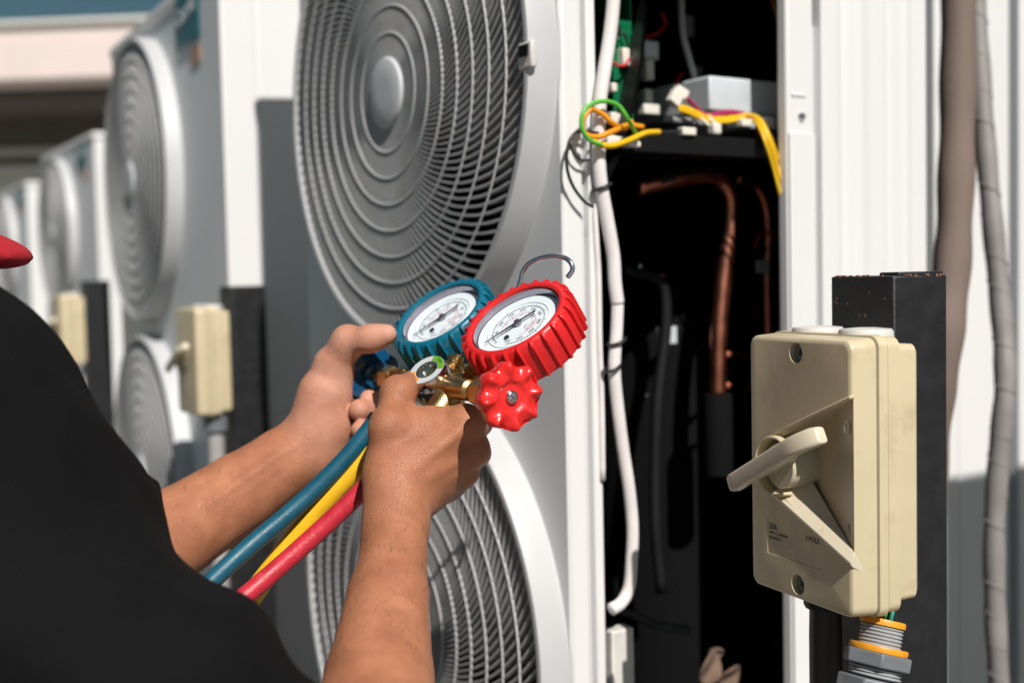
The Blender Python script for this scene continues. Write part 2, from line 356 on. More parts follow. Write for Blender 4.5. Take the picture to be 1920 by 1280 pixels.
def nets(F, A, lo, h):
    s = F < 0; nx, ny, nz = F.shape
    c = [s[i:nx - 1 + i, j:ny - 1 + j, k:nz - 1 + k] for i in (0, 1) for j in (0, 1) for k in (0, 1)]
    cnt = sum(x.astype(np.int8) for x in c); I, J, K = np.nonzero((cnt > 0) & (cnt < 8))
    val = np.stack([F[I + i, J + j, K + k] for i in (0, 1) for j in (0, 1) for k in (0, 1)], 1)
    pos = np.array([(i, j, k) for i in (0, 1) for j in (0, 1) for k in (0, 1)], np.float64)
    acc = np.zeros((len(I), 3)); m = np.zeros(len(I))
    for a in range(8):
        for b in range(a + 1, 8):
            if np.abs(pos[a] - pos[b]).sum() != 1: continue
            ch = (val[:, a] < 0) != (val[:, b] < 0); t = np.where(ch, val[:, a] / np.where(ch, val[:, a] - val[:, b], 1), 0)
            acc += np.where(ch[:, None], pos[a] + t[:, None] * (pos[b] - pos[a]), 0); m += ch
    V = lo + h * (np.stack([I, J, K], 1) + acc / m[:, None]); pal = A[I, J, K]
    idx = np.full((nx, ny, nz), -1, np.int64); idx[I, J, K] = np.arange(len(I)); quads = []
    for ax in range(3):
        sh = [0, 0, 0]; sh[ax] = 1
        s0 = s[:nx - sh[0], :ny - sh[1], :nz - sh[2]]; s1 = s[sh[0]:, sh[1]:, sh[2]:]
        o1, o2 = [(1, 2), (2, 0), (0, 1)][ax]
        E = np.stack(np.nonzero(s0 != s1), 1); E = E[(E[:, o1] > 0) & (E[:, o2] > 0)]
        lim = np.array([nx - 1, ny - 1, nz - 1]); E = E[(E[:, o1] < lim[o1]) & (E[:, o2] < lim[o2])]
        d1 = np.zeros(3, int); d1[o1] = 1; d2 = np.zeros(3, int); d2[o2] = 1
        g = [idx[tuple((E - x).T)] for x in (d1 + d2, d2, 0 * d1, d1)]
        q = np.stack(g, 1); fl = ~s[tuple(E.T)]; q[fl] = q[fl][:, ::-1]; quads.append(q)
    Q = np.concatenate(quads); return V, Q[(Q >= 0).all(1)], pal
def smooth_pass(V, Q):
    acc = np.zeros_like(V); cnt = np.zeros(len(V))
    for a in range(4):
        for b in ((a + 1) % 4, (a + 3) % 4): np.add.at(acc, Q[:, a], V[Q[:, b]]); np.add.at(cnt, Q[:, a], 1)
    return V * 0.4 + 0.6 * acc / np.maximum(cnt, 1)[:, None]
def sdf_mesh(name, blocks, ma, base):
    Vs, Qs, Ps = [], [], []; o = 0
    for V, Q, p in blocks: Vs.append(V - np.array(base)); Qs.append(Q + o); Ps.append(p); o += len(V)
    V = np.concatenate(Vs); Q = np.concatenate(Qs); p = np.concatenate(Ps).astype(np.float32)
    me = bpy.data.meshes.new(name); me.from_pydata(V.tolist(), [], Q.tolist()); me.materials.append(ma)
    at = me.attributes.new('palm', 'FLOAT', 'POINT'); at.data.foreach_set('value', p); finish(me, 180); return me

# ================================================================== THE SETTING
g = MB().add([(-150, -150, 0), (150, -150, 0), (150, 150, 0), (-150, 150, 0)], [(0, 1, 2, 3)])
o = part('ground', g, CONC, None, smooth=0); tagit(o, 'pale grey concrete yard under the outdoor units', kind='structure')

# building closing the yard behind the row
BM = frame((-3.4, 9.0, 0), (0, 0, 1), (math.cos(R(-4)), math.sin(R(-4)), 0))
bld = thing('building', 'low building with pink fascia beam and shaded soffit beyond the units', 'building', BM)
part('wall', MB().box((-6, 0.9, 0), (5, 1.2, 2.20)), CREAMW, bld)
part('fascia_beam', MB().box((-6, -0.5, 2.50), (5, -0.15, 2.88)), PINKW, bld, bevel=0.02)
part('coping', MB().box((-6.03, -0.54, 2.883), (5.03, -0.11, 2.92)), CREAMW, bld, bevel=0.01)
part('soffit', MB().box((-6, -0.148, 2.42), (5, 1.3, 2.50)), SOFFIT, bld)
part('shade_band', MB().box((-6, 0.86, 2.203), (5, 1.25, 2.417)), SOFFIT, bld)  # dark strip standing in for the soffit's shade on the wall top
part('roof_slab', MB().box((-6, -0.145, 2.503), (5, 6, 2.80)), CREAMW, bld)
lampo = part('soffit_lamp', MB().lathe([(0, 0), (0.10, 0), (0.13, 0.03), (0.13, 0.06), (0, 0.06)], Matrix.Translation((0.35, 0.35, 2.36)), 24), PALEP, bld)
for k in range(-5, 5):
    part('wall_panel', MB().box((k * 1.0 + 0.04, 0.872, 0.02), (k * 1.0 + 0.96, 0.899, 2.19)), CREAMW, bld, bevel=0.004)
part('vent_grille', MB().box((-1.0, 0.855, 2.05), (-0.35, 0.8715, 2.12)), SOFFIT, bld)

# ================================================================== CONDENSER UNITS
FAN_CACHE = {}
def fan_meshes(r):
    if r in FAN_CACHE: return FAN_CACHE[r]
    # local: z = outward normal of the fan face, centre at the origin
    ri = r * 0.955; rh = r * 0.135
    dome = lambda q: 0.024 + 0.005 * (1 - (q / ri) ** 2)
    rim = MB().lathe([(r, -0.003), (r, 0.003), (r - 0.002, 0.022), (r - 0.004, 0.0265), (r - 0.008, 0.0275), (ri, 0.026), (ri - 0.001, 0.018), (ri - 0.003, -0.021), (ri - 0.006, -0.021), (ri - 0.005, 0.0)], n=96)
    wires = MB(); N = 126; seg = 13
    for k in range(N):
        a0 = 2 * math.pi * k / N; vs = []; fs = []
        for i in range(seg):
            t = i / (seg - 1); q = rh * 0.9 + (ri - 0.001 - rh * 0.9) * t
            a = a0 + 0.95 * t ** 0.85; z = dome(q) + 0.0004
            ca, sa = math.cos(a), math.sin(a); wd = 0.0006 + 0.0010 * t
            for (dw, dz) in ((-wd, 0), (wd, 0), (wd * 0.7, -0.008), (-wd * 0.7, -0.008)):
                vs.append((q * ca - dw * sa, q * sa + dw * ca, z + dz))
        for i in range(seg - 1):
            for c in range(4): fs.append((i * 4 + c, i * 4 + (c + 1) % 4, i * 4 + 4 + (c + 1) % 4, i * 4 + 4 + c))
        wires.add(vs, fs)
    rings = []
    for j in range(7):
        q = rh + (ri - rh) * (j + 1) / 8.0 - 0.002; rings.append((q, dome(q)))
    hub = MB().lathe([(rh * 1.02, dome(rh) - 0.018), (rh * 1.02, dome(rh) + 0.001), (rh * 0.985, dome(rh) + 0.0030), (rh * 0.93, dome(rh) + 0.0038), (rh * 0.4, dome(rh) + 0.0042), (0, dome(rh) + 0.0042)], n=48)
    def ring(q, z):
        b = MB(); n = 126; m = 7; vs = []; fs = []
        for k in range(n * 2):
            a = math.pi * k / n; sw = 1.0 if k % 2 else 1.45
            for c in range(m):
                e = 2 * math.pi * c / m; vs.append(((q + 0.0010 * sw * math.cos(e)) * math.cos(a), (q + 0.0010 * sw * math.cos(e)) * math.sin(a), z + 0.0009 * sw * math.sin(e)))
        for k in range(n * 2):
            for c in range(m): fs.append((k * m + c, k * m + (c + 1) % m, ((k + 1) % (2 * n)) * m + (c + 1) % m, ((k + 1) % (2 * n)) * m + c))
        return b.add(vs, fs)
    blade = MB(); vs = []; fs = []; na, nr = 10, 8
    for side in (0, 0.004):
        for i in range(nr):
            q = r * 0.26 + (ri * 0.94 - r * 0.26) * i / (nr - 1)
            for k in range(na):
                t = k / (na - 1); a = (t - 0.5) * (0.75 + 0.75 * i / (nr - 1)) + 0.35 * (i / (nr - 1)) ** 2
                vs.append((q * math.cos(a), q * math.sin(a), -0.05 - 0.07 * t - side))
    for sd in (0, nr * na):
        for i in range(nr - 1):
            for k in range(na - 1): fs.append((sd + i * na + k, sd + i * na + k + 1, sd + (i + 1) * na + k + 1, sd + (i + 1) * na + k))
    blade.add(vs, fs)
    motor = MB().lathe([(0, -0.035), (r * 0.27, -0.04), (r * 0.28, -0.05), (r * 0.28, -0.13), (0, -0.13)], n=32)
    FAN_CACHE[r] = dict(rim=rim.mesh('fan_guard', RIMG), wires=wires.mesh('guard_wires', GRILLE, 50), hub=hub.mesh('hub_cap', HUBGREY),
                        rings=[ring(q, z).mesh('guard_ring', LITRINGS, 180) for q, z in rings], blade=blade.mesh('fan_blade', BLADE), motor=motor.mesh('fan_hub', BLADE))
    return FAN_CACHE[r]
def add_fan(unit, y, z, r, spin):
    fm = fan_meshes(r); M = frame((0, y, z), (-1, 0, 0), (0, -1, 0))
    gd = obj('fan_guard', fm['rim'], unit, M)
    obj('guard_wires', fm['wires'], gd, kind='stuff'); obj('hub_cap', fm['hub'], gd)
    for m in fm['rings']: obj('guard_ring', m, gd)
    fh = obj('fan_hub', fm['motor'], unit, M)
    for k in range(4): obj('fan_blade', fm['blade'], fh, Matrix.Rotation(spin + k * math.pi / 2, 4, 'Z'))
    return gd
def plate_with_holes(W, H, holes, t=0.0015):
    """plate in the y-z plane (x = 0) made of rectangular cells, each with a round hole"""
    mb = MB(); n = 64
    zs = [0] + [(holes[i][1] + holes[i + 1][1]) / 2 for i in range(len(holes) - 1)] + [H]
    for (cy, cz, r), z0, z1 in zip(holes, zs[:-1], zs[1:]):
        ang = sorted(set([2 * math.pi * k / n for k in range(n)] + [math.atan2(zz - cz, yy - cy) % (2 * math.pi) for yy in (0, W) for zz in (z0, z1)]))
        vs = []
        for a in ang:
            c, s_ = math.cos(a), math.sin(a); k = 1e9
            if c > 1e-9: k = min(k, (W - cy) / c)
            if c < -1e-9: k = min(k, -cy / c)
            if s_ > 1e-9: k = min(k, (z1 - cz) / s_)
            if s_ < -1e-9: k = min(k, (z0 - cz) / s_)
            vs += [(0, cy + r * c, cz + r * s_), (0, cy + k * c, cz + k * s_)]
        m = len(ang); mb.add(vs, [(2 * i, 2 * i + 1, 2 * ((i + 1) % m) + 1, 2 * ((i + 1) % m)) for i in range(m)])
    return mb
def condenser(label, corner, rot, W, D, H, fan_y, fans, r, base=0.12, near_side=True, badge=None, group='condenser units in the row'):
    """local x = depth (along the side face), y = along the fan face away from the near corner, z up; origin at the near bottom corner"""
    M = Matrix.Translation((corner[0], corner[1], base)) @ Matrix.Rotation(rot, 4, 'Z')
    u = thing('condenser_unit', label, 'condenser', M, group)
    part('front_panel', plate_with_holes(W, H, [(fan_y, z, r - 0.006) for z in fans]), SHADEFACE, u, smooth=0)
    part('front_flange', MB().box((0.0015, W - 0.012, 0), (0.03, W - 0.0005, H)), SHADEFACE, u)
    part('top_panel', MB().box((-0.004, -0.004, H + 0.001), (D + 0.004, W + 0.004, H + 0.022)), WHITE, u, bevel=0.005)
    part('far_panel', MB().box((0.0305, W - 0.004, 0), (D, W, H)), WHITE, u)
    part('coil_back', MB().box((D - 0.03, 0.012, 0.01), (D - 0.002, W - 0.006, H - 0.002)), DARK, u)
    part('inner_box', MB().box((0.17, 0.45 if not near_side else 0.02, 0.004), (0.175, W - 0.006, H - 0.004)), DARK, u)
    part('base_pan', MB().box((0.002, 0.003, -0.03), (D - 0.002, W - 0.003, -0.001)), WHITE, u, bevel=0.004)
    for y in (0.08, W - 0.12): part('foot', MB().box((-0.02, y, -base), (D + 0.02, y + 0.05, -0.031)), GALV, u)
    for i, z in enumerate(fans): add_fan(u, fan_y, z, r, 0.3 + 0.5 * i)
    if near_side:
        part('corner_post', MB().box((0.0018, 0.0, 0), (0.05, 0.01, H)), WHITE, u, bevel=0.003)
        part('side_panel', MB().box((0.054, 0.002, 0), (D - 0.001, 0.011, H)), WHITE, u, bevel=0.003)
        part('seam_strip', MB().box((0.0505, 0.006, 0), (0.0535, 0.010, H)), SHADEFACE, u)
    if badge:
        y, z, wd, hh = badge
        b = part('badge', MB().box((-0.004, y, z), (-0.0005, y + wd, z + hh)), LABELT, u, bevel=0.002)
        tm = text_mesh('Carrier', wd * 0.30, LABELW, 0.0003, bold=0.0006)
        obj('lettering', tm, b, frame((-0.0046, y + wd / 2, z + hh * 0.62), (-1, 0, 0), (0, -1, 0)) @ Matrix.Rotation(0.12, 4, 'Z'))
        part('small_label', MB().box((-0.002, y + wd * 0.02, z - hh * 0.42), (-0.0005, y + wd * 0.42, z - hh * 0.12)), LABELO, u)
    return u
def along(t, s=0.0, k=1.0):                     # point of the fan-face line, t along the row from unit A's fan centre
    p = Vector((-0.109, 1.2, 0)) + U_ * t + D_ * s; return p * k
# --- unit A, next to the technician, its side cover taken off
A0 = Vector((0.0425, 0.963, 0)); BASE = 0.12
FZ_A = (CAM_H - 0.335 - BASE, CAM_H + 0.185 - BASE)
HA = 1.46; DA = 0.459
A = condenser('white outdoor condenser with its side cover off and wiring exposed', A0, ROW, 0.53, DA, HA, 0.250, FZ_A, 0.250, near_side=False)
Ainv = A.matrix_world.inverted()
def AL(px, py, y):                              # pixel -> unit A local point on the plane at depth y behind its side face
    p0 = A.matrix_world @ Vector((0, y, 0)); return Ainv @ hit(px, py, p0, U_)
def AW(v): return A.matrix_world @ Vector(v)
part('corner_post', MB().box((0.0018, 0.0, 0), (0.0235, 0.02, HA)), WHITE, A, bevel=0.004)
part('groove_strip', MB().box((0.024, 0.011, 0), (0.0305, 0.02, HA)), SHADEFACE, A)
part('opening_lip', MB().box((0.031, 0.003, 0.02), (0.0405, 0.022, HA)), WHITE, A, bevel=0.002)
fl = part('opening_flange', MB().box((0.262, 0.002, 0.0), (0.2975, 0.016, HA)), WHITE, A, bevel=0.003)
s0 = AL(1537, -40, 0.0); s1 = AL(1537, 47, 0.0)
part('flange_gap', MB().box((0.298, 0.009, 0.0), (0.3045, 0.014, s1.z)), SHADEFACE, A)
part('slot', MB().box((0.298, 0.012, s1.z), (0.3045, 0.0135, HA)), DARK, A)
sp = AL(1502, 219, 0.002)
part('screw', MB().lathe([(0, 0.0035), (0.003, 0.003), (0.0042, 0.0012), (0.0045, 0)], frame((sp.x, 0.002, sp.z), (0, -1, 0)), 20), STEEL, fl)
ld = AL(1510, 250, 0.002); part('pressed_step', MB().box((0.263, -0.0005, 0.0), (0.2965, 0.0018, ld.z)), WHITE, fl, bevel=0.0015)
ld2 = AL(1508, 182, 0.002); part('pressed_line', MB().box((0.2665, 0.0008, ld2.z), (0.2855, 0.0018, ld2.z + 0.002)), SHADEFACE, fl)
# ribbed rear side panel
rb = MB(); prof = []
xs = np.linspace(0.305, DA - 0.001, 60)
for x in xs:
    q = (x - 0.305) / (DA - 0.306); dz = 0.0
    for c, wd, dp in ((0.2, 0.03, 0.0025), (0.36, 0.05, -0.002), (0.62, 0.015, 0.0018), (0.80, 0.03, -0.0018)): dz += dp * math.exp(-((q - c) / wd) ** 2)
    prof.append((x, 0.0 + dz))
vs = [(x, y, 0.0) for x, y in prof] + [(x, y, HA) for x, y in prof] + [(x, 0.014, 0.0) for x, y in prof] + [(x, 0.014, HA) for x, y in prof]; n_ = len(prof); fs = []
for i in range(n_ - 1):
    fs += [(i, i + 1, n_ + i + 1, n_ + i), (2 * n_ + i + 1, 2 * n_ + i, 3 * n_ + i, 3 * n_ + i + 1)]
fs += [(0, n_, 3 * n_, 2 * n_), (n_ - 1, 3 * n_ - 1, 4 * n_ - 1, 2 * n_ - 1)]
part('side_panel', rb.add(vs, fs), WHITE, A, smooth=50)
part('sill_panel', MB().box((0.041, 0.003, 0.0), (0.2615, 0.012, AL(1300, 1420, 0).z)), WHITE, A, bevel=0.002)
part('header_panel', MB().box((0.041, 0.003, AL(1300, -95, 0).z), (0.2615, 0.012, HA)), WHITE, A, bevel=0.002)
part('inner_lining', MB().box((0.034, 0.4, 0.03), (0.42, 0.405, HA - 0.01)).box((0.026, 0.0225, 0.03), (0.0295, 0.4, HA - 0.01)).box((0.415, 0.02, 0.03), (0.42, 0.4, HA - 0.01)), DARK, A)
# latch on the fan guard
lt = AL(992, 106, 0.0)
lm = hit(992, 106, AW((-0.022, 0, 0)), D_); lm = Ainv @ lm
lat = part('latch', MB().box((-0.006, -0.012, -0.011), (0.0, 0.008, 0.011)), PALEP, A, Matrix.Translation((lm.x, lm.y, lm.z)), bevel=0.002)
part('latch_opening', MB().box((-0.0075, -0.008, -0.001), (-0.0062, 0.004, 0.008)), DARK, lat)

# ------------------------------------------------------------------ what the open side shows
def aw(pts, y, z=None): return [AL(px, py, yy) for px, py, yy in [(q[0], q[1], q[2] if len(q) > 2 else y) for q in pts]]
def wire(name, pts, y, r, ma, parent=A, n=8, flat=1.0, label=None):
    return part(name, MB().tube(spline(aw(pts, y), 6), r, n, flat=flat), ma, parent, smooth=180, label=label)
shz = AL(1300, 262, 0.03)
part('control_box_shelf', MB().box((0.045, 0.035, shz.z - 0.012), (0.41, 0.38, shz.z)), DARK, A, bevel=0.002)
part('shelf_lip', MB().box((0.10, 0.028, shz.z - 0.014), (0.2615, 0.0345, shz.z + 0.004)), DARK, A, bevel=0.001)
a0 = AL(1337, 140, 0.055); a1 = AL(1337, 205, 0.055)
sb = part('heat_sink_box', MB().box((a0.x, 0.060, a1.z), (a0.x + 0.20, 0.30, a0.z)), GALV, A, bevel=0.002)
part('heat_sink_plate', MB().box((a0.x + 0.03, 0.050, a1.z - 0.016), (a0.x + 0.2, 0.31, a1.z - 0.003)), GALV, A, bevel=0.001)
# circuit board standing along the left wall
b0 = AL(1163, 40, 0.06); b1 = AL(1163, 236, 0.06)
pcb = part('circuit_board', MB().box((b0.x - 0.012, 0.056, b1.z), (b0.x + 0.009, 0.058, b0.z)).box((b0.x + 0.0095, 0.058, b1.z), (b0.x + 0.0115, 0.26, b0.z + 0.05)), PCB, A)
for (px, py, yy, sx, sz, ma) in ((1170, 108, 0.052, 0.008, 0.016, CONN), (1152, 60, 0.052, 0.010, 0.012, STEEL), (1162, 225, 0.05, 0.008, 0.010, CONN), (1148, 222, 0.05, 0.008, 0.010, CONN), (1148, 165, 0.05, 0.006, 0.008, CONN),
                                 (1215, 132, 0.13, 0.010, 0.020, CONN), (1213, 185, 0.13, 0.010, 0.018, CONN), (1218, 206, 0.12, 0.02, 0.010, CONN), (1218, 95, 0.14, 0.018, 0.018, GALV), (1355, 95, 0.3, 0.02, 0.035, GALV), (1308, 150, 0.26, 0.012, 0.03, PALEP), (1290, 50, 0.26, 0.012, 0.024, GALV)):
    q = AL(px, py, yy); part('board_component', MB().box((q.x - sx / 2, yy - 0.004, q.z - sz / 2), (q.x + sx / 2, yy + 0.006, q.z + sz / 2)), ma, pcb, bevel=0.0012)
wire('red_wire', [(1150, 118), (1160, 124), (1172, 122), (1180, 110)], 0.044, 0.0014, W_R, pcb)
wire('black_wire', [(1168, 60), (1176, 80), (1180, 112)], 0.05, 0.0012, W_K, pcb)
wire('red_wire', [(1200, 70), (1230, 65), (1248, 45), (1240, 25)], 0.15, 0.0014, W_R, pcb)
wire('red_wire', [(1265, 160), (1272, 148), (1280, 138)], 0.14, 0.0018, W_R, pcb)
wire('orange_wire', [(1445, -20), (1452, 15), (1470, 60), (1478, 90)], 0.15, 0.0018, W_O)
wire('grey_cable', [(1276, -60), (1277, 0), (1280, 60), (1292, 110), (1305, 160), (1312, 215)], 0.11, 0.0034, W_GR)
# looms
wire('yellow_wire', [(1270, 200), (1292, 207), (1325, 222), (1360, 224), (1395, 217), (1420, 224, 0.03), (1438, 256, 0.016), (1456, 310, 0.014), (1472, 370, 0.016), (1492, 440, 0.05), (1520, 520, 0.08)], 0.05, 0.0018, W_Y)
wire('yellow_wire', [(1272, 206), (1292, 213), (1325, 227), (1362, 229), (1398, 222), (1418, 230, 0.03), (1433, 262, 0.015), (1450, 315, 0.013), (1466, 378, 0.016), (1488, 450, 0.05), (1518, 530, 0.08)], 0.048, 0.0018, W_Y)
wire('yellow_wire', [(1268, 196), (1290, 203), (1325, 217), (1360, 221), (1394, 214), (1422, 221, 0.03), (1442, 254, 0.017), (1462, 308, 0.015), (1478, 366, 0.016), (1498, 430, 0.05), (1525, 510, 0.08)], 0.052, 0.0016, W_Y)
wire('magenta_wire', [(1282, 180), (1300, 197), (1325, 215), (1350, 210), (1375, 209), (1400, 216), (1420, 240), (1440, 268), (1452, 300)], 0.054, 0.0018, W_M)
wire('magenta_wire', [(1287, 182), (1306, 201), (1328, 219), (1352, 214), (1376, 212), (1402, 219), (1417, 244), (1434, 272)], 0.052, 0.0016, W_M)
wire('grey_cable', [(1345, 205), (1390, 205), (1430, 220), (1460, 262), (1490, 300)], 0.07, 0.004, W_K)
wire('grey_cable', [(1430, 235), (1455, 262), (1478, 290), (1500, 310)], 0.06, 0.0032, W_GR)
wire('grey_cable', [(1243, 222), (1275, 226), (1310, 230), (1380, 236)], 0.07, 0.0036, W_GR)
def conn(px, py, yy, sx, sz, rot, ma=CONN, name='wire_connector'):
    q = AL(px, py, yy); return part(name, MB().box((-sx / 2, -0.004, -sz / 2), (sx / 2, 0.004, sz / 2)), ma, A, Matrix.Translation(q) @ Matrix.Rotation(rot, 4, 'Y'), bevel=0.001)
conn(1266, 184, 0.05, 0.012, 0.014, 0.6); conn(1276, 175, 0.056, 0.014, 0.010, 0.4)
conn(1288, 247, 0.028, 0.016, 0.007, 0.0); conn(1396, 231, 0.04, 0.014, 0.007, 0.0); conn(1150, 262, 0.02, 0.02, 0.006, 0.1); conn(1185, 271, 0.02, 0.014, 0.005, 0.0); conn(1145, 268, 0.018, 0.012, 0.009, 0.0)
def tie(px, py, yy, h):
    q = AL(px, py, yy); part('cable_tie', MB().tube([q + Vector((0.006 * math.sin(a) - 0.001, 0.012 * math.cos(a), h * math.cos(a))) for a in np.linspace(0, 6.2, 18)], 0.0017, 6), CONN, A, smooth=180)
    part('cable_tie_head', MB().box((q.x - 0.006, yy - 0.016, q.z - h - 0.006), (q.x + 0.004, yy - 0.006, q.z - h + 0.005)), CONN, A, bevel=0.002)
tie(1326, 224, 0.048, 0.010); tie(1424, 222, 0.05, 0.006)
# earth wires looping out of the opening
wire('orange_wire', [(1108, 203), (1092, 225), (1096, 250), (1120, 257), (1150, 246), (1176, 235, 0.0), (1205, 238, 0.005)], -0.016, 0.0024, W_O)
wire('orange_wire', [(1108, 203), (1130, 215), (1150, 232), (1172, 240, 0.0), (1184, 228, 0.005)], -0.014, 0.0024, W_O)
wire('green_wire', [(1128, 272), (1105, 262), (1091, 240), (1093, 212), (1110, 195), (1135, 190), (1160, 199), (1178, 225), (1192, 250, 0.0)], -0.017, 0.0019, W_G)
wire('yellow_wire', [(1110, 264), (1128, 272), (1150, 273), (1180, 263, -0.008), (1210, 250, 0.0), (1236, 248, 0.008)], -0.0155, 0.0026, W_Y)
wire('black_wire', [(1236, 248), (1252, 248), (1276, 247)], 0.01, 0.0014, W_K)
wire('black_wire', [(1122, 250), (1090, 246), (1072, 256), (1063, 285), (1064, 320), (1076, 352), (1096, 378), (1112, 388)], -0.010, 0.0014, W_K)
wire('black_wire', [(1068, 268), (1076, 288), (1090, 300), (1104, 300)], -0.008, 0.0011, W_K)
# white wrapped cable down the left edge of the opening
wire('white_cable', [(1152, -90), (1150, 0), (1143, 70), (1132, 140), (1124, 200), (1122, 270), (1126, 340), (1140, 420), (1150, 480), (1153, 530), (1158, 570)], -0.004, 0.0058, CABLEW, n=12)
wire('white_cable', [(1158, 560), (1156, 620), (1152, 690), (1158, 760), (1168, 840), (1180, 920), (1186, 990), (1184, 1050), (1180, 1098), (1166, 1128), (1146, 1142)], -0.004, 0.0054, CABLEW, n=12)
wire('grey_cable', [(1128, 340), (1116, 390), (1118, 450), (1122, 520), (1124, 640), (1128, 760), (1130, 900)], 0.002, 0.0026, CABLEW)
for (px, py) in ((1128, 350), (1156, 640), (1146, 690)):
    q = AL(px, py, -0.004); part('cable_strap', MB().tube([q + Vector((0.0075 * math.cos(a), 0.0075 * math.sin(a), 0.003 * math.cos(a))) for a in np.linspace(0, 6.28, 20)], 0.0016, 6), W_K, A, smooth=180)
q = AL(1158, 1175, 0.012); part('grey_duct', MB().box((q.x - 0.012, 0.004, 0.02), (q.x + 0.012, 0.02, q.z)), PALEP, A, bevel=0.002)
# refrigerant pipes, compressor
wire('copper_pipe', [(1195, 352), (1225, 346), (1270, 336), (1320, 328), (1352, 338), (1369, 372), (1368, 430), (1358, 510), (1350, 590), (1347, 660), (1346, 745)], 0.10, 0.0086, COPPER, n=14)
wire('copper_pipe', [(1380, 335), (1412, 343), (1432, 375), (1440, 430), (1438, 520), (1440, 640)], 0.14, 0.006, COPPER, n=12)
q = AL(1243, 340, 0.10); part('pipe_clamp', MB().tube([q + Vector((-0.010, 0, -0.002)), q + Vector((0.010, 0, 0.003))], 0.0088, 14), BLACKP, A)
for py in (664, 722):
    wire('capillary_tube', [(1350, py), (1372, py - 2), (1400, py + 4), (1430, py + 10)], 0.10, 0.0016, COPPER)
    q = AL(1364, py, 0.098); part('braze_joint', MB().lathe([(0, 0.0030), (0.0022, 0.0026), (0.0034, 0), (0.0022, -0.0026), (0, -0.003)], Matrix.Translation(q), 12), mat('dull_copper', (0.40, 0.12, 0.07), 0.6, 0.3), A)
p0 = AL(1346, 738, 0.10); p1 = AL(1342, 890, 0.10)
part('foam_sleeve', MB().lathe([(0.0095, 0.0), (0.0135, 0.0), (0.0145, -0.003), (0.0145, p1.z - p0.z), (0, p1.z - p0.z)], Matrix.Translation(p0), 24), BLACKFOAM, A)
q = AL(1432, 510, 0.15); part('foam_sleeve', MB().lathe([(0, 0.03), (0.015, 0.03), (0.016, 0.026), (0.016, -0.30), (0, -0.30)], Matrix.Translation(q), 24), BLACKFOAM, A)
q = AL(1429, 500, 0.132); part('pipe_label', MB().box((q.x - 0.009, 0.1305, q.z - 0.0065), (q.x + 0.009, 0.1325, q.z + 0.0065)), LABELW, A)
for k, dz in enumerate((0.0022, -0.0022)):
    obj('lettering', text_mesh('R410A' if k == 0 else 'P 42', 0.004, INKK), A, frame((q.x, 0.1300, q.z + dz), (0, -1, 0), (1, 0, 0)))
wire('red_wire', [(1415, 465), (1424, 440), (1440, 436), (1452, 446)], 0.13, 0.0016, W_R)
c0 = AL(1240, 520, 0.25); R_ = 0.082
comp = part('compressor', MB().lathe([(0, 0.035), (R_ * 0.35, 0.03), (R_ * 0.75, 0.012), (R_ * 0.97, -0.02), (R_, -0.05), (R_, -(c0.z - 0.05)), (R_ * 0.9, -(c0.z - 0.02)), (0, -(c0.z - 0.02))], Matrix.Translation((c0.x, 0.25, c0.z)), 48), BLACKFOAM, A)
for (px, py, rr) in ((1198, 500, 0.003), (1239, 519, 0.0034), (1210, 740, 0.0022)):
    q = AL(px, py, 0.155); part('bolt', MB().lathe([(0, 0.005), (rr, 0.004), (rr, -0.004), (0, -0.004)], frame(q, (0, -1, 0)), 6), STEEL, comp)
q = AL(1250, 628, 0.16); part('compressor_label', MB().box((q.x - 0.013, 0.159, q.z - 0.009), (q.x + 0.013, 0.1605, q.z + 0.009)), GALV, comp)
wire('black_pipe', [(1170, 505), (1195, 512), (1225, 520), (1245, 545), (1248, 620), (1232, 760), (1228, 960), (1240, 1110)], 0.15, 0.006, BLACKP)
wire('copper_pipe', [(1362, 960), (1372, 1060), (1376, 1160), (1372, 1300)], 0.22, 0.004, COPPER)
wire('black_pipe', [(1150, 1080), (1160, 1140), (1185, 1150), (1230, 1170), (1290, 1180)], 0.03, 0.004, BLACKP)
for i, (px, py, sz) in enumerate(((1330, 1250, 0.026), (1368, 1266, 0.022), (1342, 1222, 0.013))):
    q = AL(px, py, 0.06 + 0.01 * i); b = MB(); vs = []
    for k in range(7):
        a = 2 * math.pi * k / 7; vs.append((sz * math.cos(a) * (1 if k % 2 else 0.7), 0.3 * sz * math.sin(2 * a), sz * 0.75 * math.sin(a)))
    vs.append((0, 0.004, 0)); b.add(vs, [(k, (k + 1) % 7, 7) for k in range(7)])
    ob = part('foam_scrap', b, LEAF, A, Matrix.Translation(q) @ Euler((0.3 * i, 0.4 * i, 0.2)).to_matrix().to_4x4(), smooth=0)
    sm = ob.modifiers.new('s', 'SOLIDIFY'); sm.thickness = 0.005; sb_ = ob.modifiers.new('d', 'SUBSURF'); sb_.levels = 2; sb_.render_levels = 2

# --- the other units of the row
def side_corner(px, k):                          # pixel column -> point of the fan-face line pushed k times as far
    a = (px - 960) / FPX; t = (-0.109 - a * 1.2) / (0.539 + a * 0.842); return along(t) * k, t
zB = lambda c: (CAM_H + c - BASE)
def row_unit(label, px, depth, rot, y_corner):
    """unit whose fan centre stands at a pixel column and distance"""
    c = Vector(((px - 960) / FPX * depth, depth, 0)); u = Vector((-math.sin(rot), math.cos(rot), 0))
    return condenser(label, c - u * y_corner, rot, y_corner + 0.258, 0.40, zB(0.468) - 0.022, y_corner, (zB(0.188) - 0.52, zB(0.188)), 0.250, badge=(0.095, zB(0.372), 0.130, 0.082))
B = row_unit('white condenser with teal badge standing just behind the uncovered one', 287, 2.10, ROW - R(2.7), 0.472)
Cn = row_unit('white condenser third in the row, its fan partly behind a beige isolator box', 122, 3.95, ROW, 0.50)
